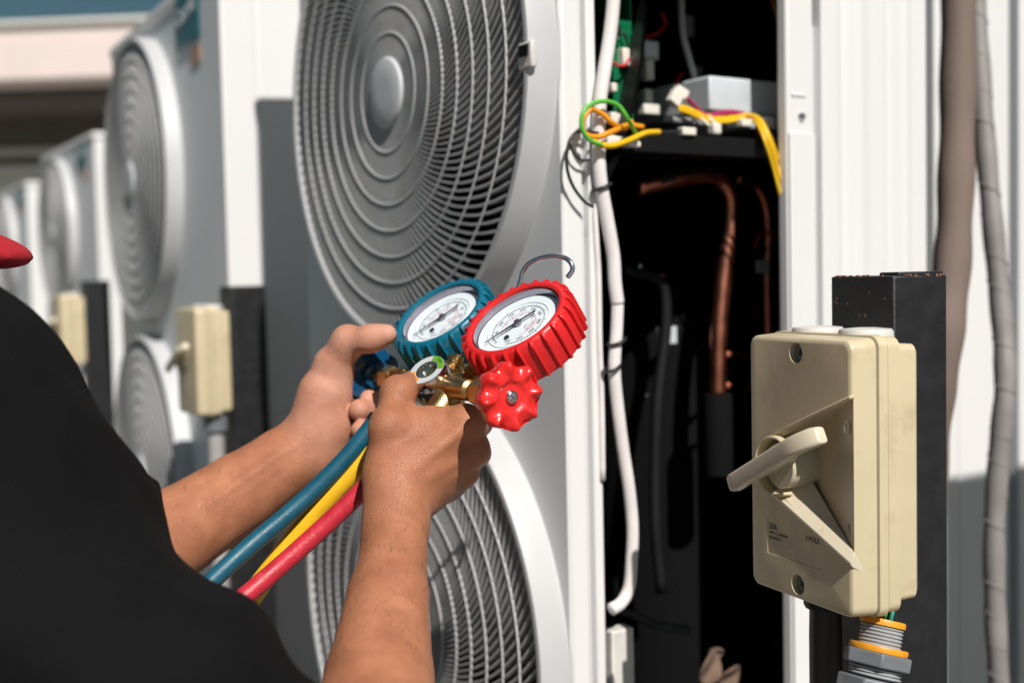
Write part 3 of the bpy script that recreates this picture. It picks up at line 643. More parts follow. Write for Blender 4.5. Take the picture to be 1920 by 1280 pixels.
Dn = row_unit('white condenser farthest down the row towards the pink beamed building', 22, 5.5, ROW, 0.50)
# --- unit E in the row behind, seen past unit A's back, and F, an unseen unit added to shade E
E0 = P(1752, 525, 1.52)
En = condenser('white condenser side beyond the hanging insulated pipes', E0, ROW, 0.7, 0.163, 1.46, 0.35, (0.4, 0.95), 0.24, group='condenser units in the rear row')
En2 = condenser('white condenser at the far right next to the hanging pipes', E0 + D_ * 0.180, ROW, 0.7, 0.36, 1.46, 0.35, (0.4, 0.95), 0.24, group='condenser units in the rear row')

# ================================================================== POSTS AND ISOLATOR SWITCHES
def post(label, top, wd=0.062, dp=0.055, group=None, K=None, detail=False, rot=ROW):
    """square steel post; K = ground-plan point of its near vertical edge"""
    M = Matrix.Translation((K.x, K.y, 0)) @ Matrix.Rotation(rot, 4, 'Z')
    t = thing('steel_post', label, 'post', M, group)
    part('post_body', MB().box((0, 0, 0), (dp, wd, top)), POSTM, t, bevel=0.0016)
    if detail:
        part('weld_cap', MB().box((0.006, 0.0015, top - 0.003), (dp - 0.0015, 0.020, top + 0.0022)), POSTM, t, bevel=0.001)
        for i in range(26):
            on = rng.random(); x = rng.uniform(0.002, dp - 0.003); y = rng.uniform(0.002, wd - 0.003)
            if on < 0.5: a = (0.0005 + x, -0.0004, top - rng.uniform(0, 0.0015)); b = (x + rng.uniform(0.001, 0.003), 0.0010, top + 0.0006)
            else: a = (-0.0004, y, top - rng.uniform(0, 0.0015)); b = (0.0010, y + rng.uniform(0.001, 0.003), top + 0.0006)
            part('rust_chip', MB().box(a, b), RUST, t)
        for i in range(9):
            y = rng.uniform(0.004, wd - 0.004); z = top - rng.uniform(0.005, 0.03)
            part('rust_chip', MB().box((-0.0003, y, z), (0.0005, y + 0.0009, z + 0.0012)), RUST, t)
    part('base_plate', MB().box((-0.04, -0.04, 0.0), (dp + 0.04, wd + 0.04, 0.008)), POSTM, t)
    return t
ISO_W, ISO_D, ISO_H = 0.100, 0.0570, 0.166
ISO_ROT = ROW - R(8)
def isolator(label, M, detail=True, group='beige isolator switches on the posts'):
    """local x = into the box (front faces -x), y = along the front, z up; origin at the near front bottom corner"""
    t = thing('isolator_switch', label, 'switch', M, group); W, D, H = ISO_W, ISO_D, ISO_H
    # lid with a fan-shaped recess round the handle
    def rounded(y0, y1, z0, z1, r, n=6):
        out = []
        for cy, cz, a0 in ((y1 - r, z1 - r, 0), (y0 + r, z1 - r, 90), (y0 + r, z0 + r, 180), (y1 - r, z0 + r, 270)):
            for k in range(n + 1): a = R(a0 + 90 * k / n); out.append((cy + r * math.cos(a), cz + r * math.sin(a)))
        return out
    def shell(levels, r=0.007, open_front=False):
        mb = MB(); vs = []; n = None
        for x, ins in levels:
            p = rounded(ins, W - ins, ins, H - ins, max(0.002, r - ins * 0.5)); n = len(p); vs += [(x, y, z) for y, z in p]
        m = len(levels); fs = [tuple((m - 1) * n + k for k in range(n))[::-1]] if open_front == 1 else ([] if open_front == 2 else [tuple(range(n)), tuple((m - 1) * n + k for k in range(n))[::-1]])
        for i in range(m - 1):
            for k in range(n): fs.append((i * n + k, i * n + (k + 1) % n, (i + 1) * n + (k + 1) % n, (i + 1) * n + k))
        return mb.add(vs, fs)
    lid = shell([(0.0, 0.0040), (0.0003, 0.0026), (0.0012, 0.0015), (0.003, 0.0009), (0.018, 0.0), (0.0184, 0.0035), (0.034, 0.0035)])
    py, pz, pr = 0.069, 0.083, 0.0175
    cut = []
    if detail:
        # sector recess: flush with the face at the right edge, deepest at the pivot
        kp = []; a_hi = math.atan2(0.046, -py); a_lo = math.atan2(-0.046, -py)
        ring = [(py + pr * math.cos(a), pz + pr * math.sin(a)) for a in np.linspace(-math.pi / 2, math.pi / 2, 20)]
        poly = ring + [(-0.004, pz + 0.0505), (-0.004, pz - 0.0505)]
        n = len(poly); dep = lambda y: 0.0250 * min(1, max(0.0, (y - 0.001) / 0.045))
        fz = lambda y, z: z
        vs = [(-0.0001, y, z) for y, z in poly] + [(dep(y) + 0.0002, y, fz(y, z)) for y, z in poly]
        cut.append(MB().add(vs, [tuple(range(n)), tuple(range(n, 2 * n))] + [(k, (k + 1) % n, n + (k + 1) % n, n + k) for k in range(n)]).mesh('k', BEIGE, 0))
        for z in (0.0105, H - 0.0105): cut.append(MB().lathe([(0, 0.012), (0.0064, 0.012), (0.0064, -0.0095), (0, -0.0095)], frame((0, W / 2 + 0.001, z), (-1, 0, 0)), 28).mesh('k', BEIGE, 0))
        cut.append(MB().box((-0.01, 0.0285, 0.0245), (0.00035, 0.0815, 0.0475)).mesh('k', BEIGE, 0))
        lm = boolean(lid.mesh('lid', BEIGE, 0), cut)
        bm = bmesh.new(); bm.from_mesh(lm); bmesh.ops.remove_doubles(bm, verts=bm.verts, dist=2e-5); bm.to_mesh(lm); bm.free(); finish(lm, 32)
        lm.materials.clear(); lm.materials.append(BEIGE)
    else: lm = lid.mesh('lid', BEIGE, 35)
    lo = obj('lid', lm, t)
    if detail:
        wv = [(-0.0016, 0.0760, 0.0655), (-0.0016, 0.0006, 0.0348), (0.0200, 0.0640, 0.0760), (0.0012, 0.0006, 0.0410), (0.022, 0.0760, 0.054), (0.012, 0.0006, 0.026), (-0.0004, 0.0760, 0.0630), (-0.0004, 0.0006, 0.0322)]
        part('recess_lip', MB().add(wv, [(0, 1, 3, 2), (2, 3, 5, 4), (0, 6, 7, 1), (6, 4, 5, 7), (0, 2, 4, 6), (1, 7, 5, 3)]), BEIGE2, lo, bevel=0.0006)
        part('recess_lip', MB().add([(-0.0014, 0.0720, 0.1022), (-0.0014, 0.0006, 0.1312), (-0.0014, 0.0006, 0.1334), (-0.0014, 0.0720, 0.1044), (0.003, 0.0720, 0.1022), (0.003, 0.0006, 0.1312), (0.003, 0.0006, 0.1334), (0.003, 0.0720, 0.1044)], [(0, 1, 2, 3), (4, 7, 6, 5), (0, 4, 5, 1), (1, 5, 6, 2), (2, 6, 7, 3), (3, 7, 4, 0)]), BEIGE, lo, bevel=0.0008)
    part('lid_rim', shell([(0.0188, 0.0010), (0.0194, -0.0010), (0.0254, -0.0014), (0.0262, 0.0010)], open_front=2), BEIGE, t, smooth=35)
    bs = shell([(0.0264, 0.0030), (0.0268, 0.0006), (0.0272, 0.0), (0.036, 0.0)], open_front=1); part('base', bs, BEIGE, t, smooth=35)
    part('base_back', shell([(0.0361, 0.005), (0.0366, 0.0046), (D - 0.004, 0.0052), (D - 0.0005, 0.008)]), BEIGE, t, smooth=35)
    for k, y in enumerate((0.074, 0.029)):
        part('knockout_cap', MB().lathe([(0.0165, -0.004), (0.0165, 0.0015), (0.0155, 0.0032), (0.008, 0.0040), (0, 0.0040)], Matrix.Translation((0.036, y, H + 0.0005)), 32), PALEP, t)
    part('recess_collar', MB().add(*collar(py, pz, pr)), BEIGE, lo, bevel=0.0006)
    piv = part('pivot', MB().lathe([(0, 0.0), (0.0138, 0.0), (0.0146, 0.0008), (0.0146, 0.027), (0, 0.027)], frame((-0.0005, py - 0.001, pz), (1, 0, 0)), 36), BEIGE2, t)
    # handle: a bar on a fin, its far end bending back to the panel
    hy = Vector((0, math.cos(R(207)), -math.sin(R(207)))); hn = Vector((0, -hy.z, hy.y)); c0 = Vector((-0.001, py - 0.001, pz))
    cen = []
    for sgn in np.linspace(-0.031, 0.058, 26):
        q = max(0.0, (sgn - 0.034) / 0.026); cen.append((sgn, -0.0155 + 0.0095 * q ** 2.2))
    vs = []; fs = []; prof = [(-0.0060, 0.0020), (-0.0060, -0.0030), (-0.0046, -0.0048), (0.0046, -0.0048), (0.0060, -0.0030), (0.0060, 0.0020), (0.0046, 0.0036), (-0.0046, 0.0036)]
    for i, (q, xx) in enumerate(cen):
        e = 1.0 if 0 < i < len(cen) - 1 else 0.86
        for a, b in prof:
            p = c0 + hy * q + hn * (a * e); vs.append((p.x + xx + b * e, p.y, p.z))
    m = len(prof)
    for i in range(len(cen) - 1):
        for k in range(m): fs.append((i * m + k, i * m + (k + 1) % m, (i + 1) * m + (k + 1) % m, (i + 1) * m + k))
    fs += [tuple(range(m)), tuple((len(cen) - 1) * m + k for k in range(m))]
    hd = part('handle', MB().add(vs, fs), BEIGE2, t, bevel=0.0012, smooth=60)
    fin = MB(); q0, q1 = -0.0135, 0.046
    pts = [c0 + hy * q0 + hn * sgn * 0.0022 + Vector((xx, 0, 0)) for sgn in (-1, 1) for xx in (-0.0135, 0.004)] + [c0 + hy * (q1 if xx < -0.005 else 0.013) + hn * sgn * 0.0022 + Vector((xx, 0, 0)) for sgn in (-1, 1) for xx in (-0.0128, 0.004)]
    fin.add([tuple(p) for p in pts], [(0, 1, 3, 2), (4, 6, 7, 5), (0, 4, 5, 1), (2, 3, 7, 6), (0, 2, 6, 4), (1, 5, 7, 3)]); part('handle_fin', fin, BEIGE2, hd, bevel=0.0008)
    if detail:
        for i, z in enumerate((0.0105, H - 0.0105)):
            Ms = frame((0.0052, W / 2 + 0.001, z), (-1, 0, 0))
            sc = part('lid_screw', MB().lathe([(0.0052, -0.003), (0.0052, 0.0006), (0.0047, 0.0014), (0.0042, 0.0016), (0.0, 0.0018)], Ms, 28), mat('screw_grey', (0.20, 0.22, 0.24), 0.45, var=0.15, vscale=200), t)
            part('screw_cross', MB().box((-0.0021, -0.00055, 0.0019), (0.0021, 0.00055, 0.0022)).box((-0.00055, -0.0021, 0.0019), (0.00055, 0.0021, 0.00221)), INKK, sc, Ms @ Matrix.Rotation(0.5 + i, 4, 'Z'))
        TM = lambda y, z, x=0.00025: frame((x, y, z), (-1, 0, 0), (0, -1, 0))
        obj('rating_lettering', text_mesh('20A', 0.0050, INKK, align='LEFT', bold=0.00012), lo, TM(0.0800, 0.0425)); obj('rating_lettering', text_mesh('3 POLE', 0.0043, INKK, align='RIGHT', bold=0.0001), lo, TM(0.0305, 0.0415))
        obj('rating_lettering', text_mesh('440V a.c. 50/60Hz', 0.0026, INKK, align='LEFT', bold=0.00008), lo, TM(0.0800, 0.0385)); obj('rating_lettering', text_mesh('IEC60947-3', 0.0026, INKK, align='LEFT', bold=0.00008), lo, TM(0.0800, 0.0353))
        o1 = MB().tube([(0.0028, 0.0080 + 0.0019 * math.cos(a), 0.1135 + 0.0036 * math.sin(a)) for a in np.linspace(0, 2 * math.pi, 25)], 0.00055, 6)
        part('off_mark', o1, BEIGE2, lo, smooth=180); part('on_mark', MB().tube([(0.0040, 0.0085, 0.0485), (0.0040, 0.0085, 0.0560)], 0.00055, 6), BEIGE2, lo, smooth=180)
    return t
def collar(py, pz, pr):
    vs = []; fs = []; n = 26
    for a in np.linspace(R(-118), R(118), n):
        c, s_ = math.cos(a), math.sin(a)
        for r, x in ((pr + 0.0001, 0.004), (pr + 0.0001, -0.0050), (pr + 0.0017, -0.0050), (pr + 0.0024, 0.004)): vs.append((x, py + r * c, pz + r * s_))
    for i in range(n - 1):
        for k in range(4): fs.append((i * 4 + k, i * 4 + (k + 1) % 4, i * 4 + 4 + (k + 1) % 4, i * 4 + 4 + k))
    fs += [(0, 1, 2, 3), tuple((n - 1) * 4 + k for k in (3, 2, 1, 0))]; return vs, fs
# near isolator: front near edge at pixel column 1595
ZI = 0.72
Fc = P(1597, 640, ZI); Fb = P(1602, 1174, ZI)
IM = Matrix.Translation((Fc.x, Fc.y, Fb.z)) @ Matrix.Rotation(ISO_ROT, 4, 'Z') @ Matrix.Scale(1.06, 4)
iso = isolator('beige isolator switch reading 20A 3 POLE with handle and loose conduit gland below', IM)
K1 = IM @ Vector((ISO_D + 0.0015, 0.0295, 0)); K1.z = 0
post('black painted steel post with chipped top carrying the isolator reading 20A', P(1680, 516, 0.79).z, 0.062, 0.047, 'steel posts for the isolators', K1, True, ISO_ROT)
def iso_world(v): return IM @ Vector(v)
# conduit and gland below the box
cb = iso_world((0.037, 0.070, -0.001))
cp = thing('conduit_pipe', 'black conduit pipe with coupling under the near isolator box', 'pipe', Matrix.Translation((cb.x, cb.y, 0)))
part('coupling', MB().lathe([(0.0, 0), (0.0148, 0), (0.0148, -0.011), (0.0138, -0.013), (0, -0.013)], Matrix.Translation((0, 0, cb.z)), 32), BLACKP, cp)
part('pipe_body', MB().lathe([(0.0108, 0), (0.0112, -0.02), (0.0112, -cb.z + 0.02), (0, -cb.z + 0.02)], Matrix.Translation((0, 0, cb.z - 0.0132)), 32), mat('black_pvc', (0.028, 0.024, 0.022), 0.5, var=0.2, vscale=40), cp)
ga = P(1656, 1160, 0.760); gb = P(1634, 1298, 0.752); gz = (gb - ga).normalized()
GM = frame(ga, gz, D_) @ Matrix.Scale(1.1, 4)
gl = thing('conduit_gland', 'grey threaded conduit gland with orange seals hanging loose under the isolator', 'gland', GM)
part('seal', MB().lathe([(0.0085, 0.0), (0.0128, 0.0), (0.0132, 0.0012), (0.0132, 0.0035), (0.0085, 0.0035)], None, 36), ORANGE, gl)
th = [(0.0085, 0.0036)]
for k in range(8): z = 0.0037 + k * 0.0021; th += [(0.0113, z), (0.0124, z + 0.0008), (0.0124, z + 0.0013), (0.0113, z + 0.0020)]
th += [(0.0085, 0.0207)]
part('thread', MB().lathe(th, None, 36), LGREYP, gl, smooth=25)
part('seal', MB().lathe([(0.0114, 0.0155), (0.0165, 0.0155), (0.0170, 0.0168), (0.0165, 0.0190), (0.0114, 0.0190)], None, 36), ORANGE, gl)
part('hex_nut', MB().prism([(0.0205 * math.cos(R(60 * k + 12)), 0.0205 * math.sin(R(60 * k + 12))) for k in range(6)], 0.0192, 0.0275), GREYP, gl, bevel=0.001)
th = [(0.010, 0.0276)]
for k in range(3): z = 0.0277 + k * 0.002; th += [(0.0140, z), (0.0152, z + 0.0008), (0.0152, z + 0.0012), (0.0140, z + 0.0019)]
part('thread', MB().lathe(th + [(0.010, 0.034)], None, 36), LGREYP, gl, smooth=25)
part('hex_nut', MB().prism([(0.0212 * math.cos(R(60 * k + 34)), 0.0212 * math.sin(R(60 * k + 34))) for k in range(6)], 0.0345, 0.056), GREYP, gl, bevel=0.0012)
part('conduit_tail', MB().lathe([(0.0125, 0.0562), (0.0125, 0.2), (0.0, 0.2)], None, 28), BLACKP, gl)
for i, ma in enumerate((mat('blue_wire', (0.02, 0.16, 0.30), 0.4), W_G, mat('teal_wire', (0.01, 0.20, 0.14), 0.4))):
    part('wire', MB().tube([(-0.003 + 0.003 * i, -0.004 + 0.003 * i, 0.02), (-0.003 + 0.003 * i, -0.003 + 0.003 * i, 0.0), (-0.001 + 0.002 * i, 0.002 * i, -0.012)], 0.0013, 8), ma, gl, smooth=180)
# the same on the next units of the row
def far_iso(px, py_top, depth, scale, wl, pl, cl, ppx):
    c = P(px, py_top, depth); M = Matrix.Translation((c.x, c.y, c.z - ISO_H * scale)) @ Matrix.Rotation(ROW, 4, 'Z') @ Matrix.Scale(scale, 4)
    isolator(wl, M, False)
    k = Vector((c.x, c.y, 0)) + D_ * (ISO_D * scale + 0.002) + U_ * 0.003
    post(pl, P(ppx, py_top - 42 * 1.6 / depth, depth).z, 0.050, 0.050, 'steel posts for the isolators', k)
    b = M @ Vector((0.036, 0.03, -0.001)); t = thing('conduit_pipe', cl, 'pipe', Matrix.Translation((b.x, b.y, 0)))
    part('coupling', MB().lathe([(0, 0), (0.017, 0), (0.017, -0.022), (0.013, -0.024), (0, -0.024)], Matrix.Translation((0, 0, b.z)), 24), GREYP, t)
    part('pipe_body', MB().lathe([(0.0115, 0), (0.0115, -b.z + 0.024), (0, -b.z + 0.024)], Matrix.Translation((0, 0, b.z - 0.0242)), 24), CONDUIT, t)
far_iso(365, 578, 1.60, 0.90, 'pale isolator switch in front of the condenser with teal badge, conduit below', 'black steel post behind the pale isolator in front of the teal badged condenser', 'grey conduit below the isolator in front of the teal badged condenser', 452)
far_iso(112, 553, 2.45, 0.90, 'blurred pale isolator switch beside the third condenser of the row', 'black steel post beside the blurred isolator at the third condenser', 'conduit below the blurred isolator at the third condenser', 178)

# ================================================================== HANGING PIPES AT THE RIGHT
def hang(name, label, pts, r, ma, rings=0, group=None):
    w_ = [P(*p) for p in pts]; base = Vector((w_[-1].x, w_[-1].y, min(p.z for p in w_)))
    t = thing(name, label, 'pipe', Matrix.Translation(base), group); sp_ = [p - base for p in spline(w_, 10)]
    rs = [r * (1 + 0.05 * math.sin(i * 0.7)) for i in range(len(sp_))]
    body = part('pipe_sleeve', MB().tube(sp_, rs, 18), ma, t, smooth=180)
    return t, sp_, rs
hang('insulated_pipe', 'thick brown foam insulated pipe hanging between the white units', [(1797, -400, 1.30), (1797, -100, 1.28), (1796, 150, 1.26), (1792, 350, 1.24), (1784, 520, 1.22), (1768, 660, 1.20), (1748, 800, 1.20), (1738, 1000, 1.20), (1735, 1500, 1.2), (1735, 1800, 1.2)], 0.0185, INSUL)
t, sp_, rs = hang('wrapped_pipe', 'thin pipe wrapped in grey tape hanging beside the thick brown one', [(1815, -300, 1.36), (1826, -60, 1.35), (1838, 140, 1.34), (1850, 300, 1.33), (1866, 470, 1.32), (1880, 620, 1.31), (1884, 730, 1.30), (1873, 850, 1.30), (1864, 1000, 1.30), (1866, 1150, 1.30), (1874, 1320, 1.30), (1880, 1700, 1.3), (1880, 1900, 1.3)], 0.0115, WRAP)
hx = MB(); pts = []
for i in range(len(sp_) * 3):
    f = i / 3; k = min(int(f), len(sp_) - 2); c = sp_[k].lerp(sp_[k + 1], f - k); a = i * 0.55
    pts.append(c + Vector((math.cos(a), math.sin(a), 0)) * 0.0117)
part('tape_edge', hx.tube(pts, 0.0007, 5), WRAP, t, smooth=180)
# unit F, unseen right of the frame, added to cast shade on E's foot
fq = hit(1770, 893, E0, U_); fq = fq + TO_SUN * ((BASE + 1.46 + 0.022 - fq.z) / TO_SUN.z)
Fn = condenser('unseen white condenser added right of the isolator post to shade the rear row', fq - U_ * 0.6, ROW, 0.596, 0.40, 1.46, 0.30, (0.4, 0.95), 0.24, group='unseen condensers added for shade')
Fn2 = condenser('unseen white condenser added beside the shading one to block sky light', fq - U_ * 0.6 + D_ * 0.46, ROW, 0.596, 0.40, 1.46, 0.30, (0.4, 0.95), 0.24, group='unseen condensers added for shade')  # second unseen unit, added to keep sky light off the rear row

# ================================================================== GAUGE MANIFOLD
MC = P(845, 725, 0.80)
man = thing('gauge_manifold', 'brass manifold with a red and a blue pressure gauge held in both hands', 'gauge manifold', Matrix.Translation(MC))
def ML(p): return p - MC                          # world -> manifold local (no rotation)
G = C(-0.446, 0.742, 0.50).normalized(); E1 = C(0.857, 0.515, 0.0)
def gauge(name, centre, r, boot, label, angle, needle_to, numbers, G=G, E1=E1):
    GMx = frame(ML(centre), G, E1); k = r / 0.0335
    prof = [(r * 0.985, -0.003), (r * 1.0, 0.0004), (r * 1.04, 0.0012), (r * 1.12, 0.0008), (r * 1.165, -0.0014), (r * 1.19, -0.010), (r * 1.19, -0.026 * k), (r * 1.16, -0.0285 * k), (r * 1.05, -0.0295 * k), (0, -0.0295 * k)]
    gm = thing_part(name, GMx, man)
    b = MB().lathe(prof, None, 96)
    nr = 26
    for i in range(nr):                            # grip ribs of the boot
        a = 2 * math.pi * (i + 0.5) / nr; M = Matrix.Rotation(a, 4, 'Z'); vs = []; ro = r * 1.19
        st = [(-0.0285 * k, 0.0004), (-0.0275 * k, 0.0024), (-0.012, 0.0025), (-0.004, 0.0025), (0.0000, 0.0022), (0.0010, 0.0008), (0.0008, -0.0024)]
        for z, e in st:
            rr = (r * 1.165 if z > -0.002 else ro)
            for dy, de in ((-0.0012, -0.0016), (-0.0009, e * 0.8), (0, e), (0.0009, e * 0.8), (0.0012, -0.0016)): vs.append((rr + de, dy * k, z))
        fs = [(j * 5 + c, j * 5 + c + 1, j * 5 + c + 6, j * 5 + c + 5) for j in range(len(st) - 1) for c in range(4)] + [(0, 1, 2, 3, 4)]
        b.add(vs, fs, M)
    part('rubber_boot', b, boot, gm, smooth=50, label=label)
    part('bezel', MB().lathe([(r * 0.985, -0.0030), (r * 0.975, -0.0012), (r * 0.955, -0.0010), (r * 0.95, -0.0035), (r * 0.945, -0.0080)], None, 72), GASKET, gm)
    part('dial', MB().lathe([(r * 0.945, -0.0075), (r * 0.925, -0.0060), (0, -0.0060)], None, 72), DIALW, gm)
    part('dial_step', MB().lathe([(r * 0.70, -0.0061), (r * 0.70, -0.0054), (r * 0.685, -0.0053), (r * 0.685, -0.0061)], None, 72), DIALW, gm)
    zz = -0.0057
    def arc(r0, r1, a0, a1, n=60):
        vs = []
        for a in np.linspace(R(a0), R(a1), n): vs += [(r0 * math.cos(a), r0 * math.sin(a), zz), (r1 * math.cos(a), r1 * math.sin(a), zz)]
        return vs, [(2 * i, 2 * i + 1, 2 * i + 3, 2 * i + 2) for i in range(n - 1)]
    sc = MB(); sc.add(*arc(r * 0.575, r * 0.587, angle + 36, angle - 356 + 60))
    for i in range(0, 51):
        a = R(angle + 35.6 - i * 6.6); L = 0.06 if i % 5 == 0 else 0.033; c, s_ = math.cos(a), math.sin(a); wv = r * (0.0055 if i % 5 == 0 else 0.0035)
        sc.add([(r * 0.585 * c - wv * s_, r * 0.585 * s_ + wv * c, zz), (r * 0.585 * c + wv * s_, r * 0.585 * s_ - wv * c, zz), (r * (0.585 + L) * c + wv * s_, r * (0.585 + L) * s_ - wv * c, zz), (r * (0.585 + L) * c - wv * s_, r * (0.585 + L) * s_ + wv * c, zz)], [(0, 1, 2, 3)])
    dl = part('dial_scale', sc, INKG, gm, smooth=0)
    rs = MB(); rs.add(*arc(r * 0.385, r * 0.392, angle + 20, angle - 270)); rs.add(*arc(r * 0.30, r * 0.306, angle + 10, angle - 240))
    for i in range(24):
        a = R(angle + 18 - i * 12); c, s_ = math.cos(a), math.sin(a); wv = r * 0.003
        rs.add([(r * 0.355 * c - wv * s_, r * 0.355 * s_ + wv * c, zz), (r * 0.355 * c + wv * s_, r * 0.355 * s_ - wv * c, zz), (r * 0.385 * c + wv * s_, r * 0.385 * s_ - wv * c, zz), (r * 0.385 * c - wv * s_, r * 0.385 * s_ + wv * c, zz)], [(0, 1, 2, 3)])
    part('inner_scale', rs, INKR, gm, smooth=0)
    for i, tx in enumerate(numbers):
        a = angle - 33 * i; ar = R(a)
        obj('dial_lettering', text_mesh(tx, r * 0.10, INKG), gm, Matrix.Translation((r * 0.49 * math.cos(ar), r * 0.49 * math.sin(ar), zz + 0.00005)) @ Matrix.Rotation(ar - math.pi / 2, 4, 'Z'))
        if 0 < i < 8: obj('dial_lettering', text_mesh(str(i * 10), r * 0.065, INKR), gm, Matrix.Translation((r * 0.345 * math.cos(ar), r * 0.345 * math.sin(ar), zz + 0.00005)) @ Matrix.Rotation(ar - math.pi / 2, 4, 'Z'))
    for tx, x, y, sz, ma in (('psi', 0.06, -0.20, 0.08, INKG), ('R-410A  R-22', 0.16, -0.30, 0.06, INKR), ('R-134a  R-404A', 0.16, -0.39, 0.055, INKR)):
        obj('dial_lettering', text_mesh(tx, r * sz, ma), gm, Matrix.Rotation(R(angle - 146), 4, 'Z') @ Matrix.Translation((r * x, r * y, zz + 0.00005)))
    M = Matrix.Translation((0, 0, -0.0036)) @ Matrix.Rotation(R(needle_to), 4, 'Z')
    nd = MB(); h_ = 0.0003
    nd.prism([(-r * 0.05, -r * 0.045), (r * 0.08, -r * 0.03), (r * 0.40, -r * 0.012), (r * 0.78, -r * 0.003), (r * 0.78, r * 0.003), (r * 0.40, r * 0.012), (r * 0.08, r * 0.03), (-r * 0.05, r * 0.045), (-r * 0.12, r * 0.018), (-r * 0.36, r * 0.014), (-r * 0.37, r * 0.032), (-r * 0.44, r * 0.012), (-r * 0.44, -r * 0.012), (-r * 0.37, -r * 0.032), (-r * 0.36, -r * 0.014), (-r * 0.12, -r * 0.018)], -h_, h_, M)
    n_ = part('needle', nd, INKK, gm, smooth=0)
    part('needle_hub', MB().lathe([(r * 0.075, -0.0021), (r * 0.075, 0.0005), (r * 0.06, 0.0013), (0, 0.0015)], M, 24), GASKET, n_)
    zp = R(angle + 52); part('zero_screw', MB().lathe([(r * 0.055, -0.0006), (r * 0.055, 0.0006), (r * 0.02, 0.0009), (0, 0.0006)], Matrix.Translation((r * 0.40 * math.cos(zp), r * 0.40 * math.sin(zp), -0.0055)), 20), INKK, gm)
    cr = MB().lathe([(0, -0.0012), (r * 0.5, -0.0013), (r * 0.95, -0.0017)], None, 72)
    co = part('crystal', cr, CLEAR, gm, smooth=180); co.data.polygons[0].normal.z < 0 and co.data.flip_normals()
    return gm
def thing_part(name, M, parent):
    o = bpy.data.objects.new(name, None); COL.objects.link(o); o.parent = parent; o.matrix_local = M; o.empty_display_size = 0.02; return o
NUM = [str(v) for v in (50, 100, 150, 200, 250, 300, 350, 400, 450, 500)]
RGC = P(965, 596, 0.775); BGC = P(824, 586, 0.862)
gauge('red_gauge', RGC, 0.0326, REDR, 'red ribbed rubber boot', 160, 183, NUM)
gauge('blue_gauge', BGC, 0.0326, TEALR, 'teal blue ribbed rubber boot', 160, 186, ['-30', '0', '30', '60', '90', '120', '150', '180', '220', '250'])
# hand wheels
AX = (P(955, 743, 0.730) - P(700, 704, 0.905)).normalized()
def knob(name, centre, ax, ma, rad, screw=True, spin=0.0):
    M = frame(ML(centre), ax) @ Matrix.Rotation(spin, 4, 'Z'); nt_, nr = 128, 15; vs = []; fs = []
    lobe = lambda a: 0.5 + 0.5 * math.cos(8 * a)
    Rr = lambda a: rad * (0.905 + 0.095 * lobe(a) ** 0.8)
    prof = []
    rows = []
    for i in range(nr):
        t = i / (nr - 1); row = []
        for k in range(nt_):
            a = 2 * math.pi * k / nt_; q = Rr(a) * t; f = q / rad
            z = 0.0040
            if f < 0.40: z = 0.0028
            elif f < 0.46: z = 0.0028 + (f - 0.40) / 0.06 * 0.0022
            else: z = 0.0050 + 0.0024 * lobe(a) ** 3 * max(0, min(1, (f - 0.52) / 0.25)) - 0.0030 * (1 - lobe(a)) ** 1.2 * max(0, f - 0.55) / 0.4
            if t > 0.9: z -= 0.0016 * ((t - 0.9) / 0.1) ** 2
            row.append(len(vs)); vs.append((q * math.cos(a), q * math.sin(a), z))
        rows.append(row)
    for (m_, z) in ((1.012, 0.0028), (1.01, -0.002), (0.97, -0.006), (0.80, -0.0075), (0.45, -0.0075), (0.42, -0.013), (0.0, -0.013)):
        row = []
        for k in range(nt_):
            a = 2 * math.pi * k / nt_; q = Rr(a) * m_; row.append(len(vs)); vs.append((q * math.cos(a), q * math.sin(a), z))
        rows.append(row)
    for i in range(len(rows) - 1):
        for k in range(nt_): fs.append((rows[i][k], rows[i][(k + 1) % nt_], rows[i + 1][(k + 1) % nt_], rows[i + 1][k]))
    me = MB().add(vs, fs); m_ = me.mesh(name, ma, 55); bm = bmesh.new(); bm.from_mesh(m_); bmesh.ops.remove_doubles(bm, verts=bm.verts, dist=1e-6); bm.to_mesh(m_); bm.free(); finish(m_, 55)
    kb = obj(name, m_, man, M)
    if screw:
        sc = part('knob_screw', MB().lathe([(0.0042, 0.0), (0.0042, 0.0046), (0.0036, 0.0054), (0.0030, 0.0056), (0.0026, 0.0050), (0, 0.0049)], None, 28), STEEL, kb)
        part('screw_cross', MB().box((-0.0022, -0.0005, 0.0050), (0.0022, 0.0005, 0.0054)).box((-0.0005, -0.0022, 0.0050), (0.0005, 0.0022, 0.00541)), GASKET, sc, Matrix.Rotation(0.6, 4, 'Z'))
    return kb
RK = P(954, 743, 0.728); BK = P(694, 703, 0.900)
knob('red_knob', RK, AX, REDP, 0.0217, spin=0.12); knob('blue_knob', BK, -AX, BLUEP, 0.0235, spin=0.3)
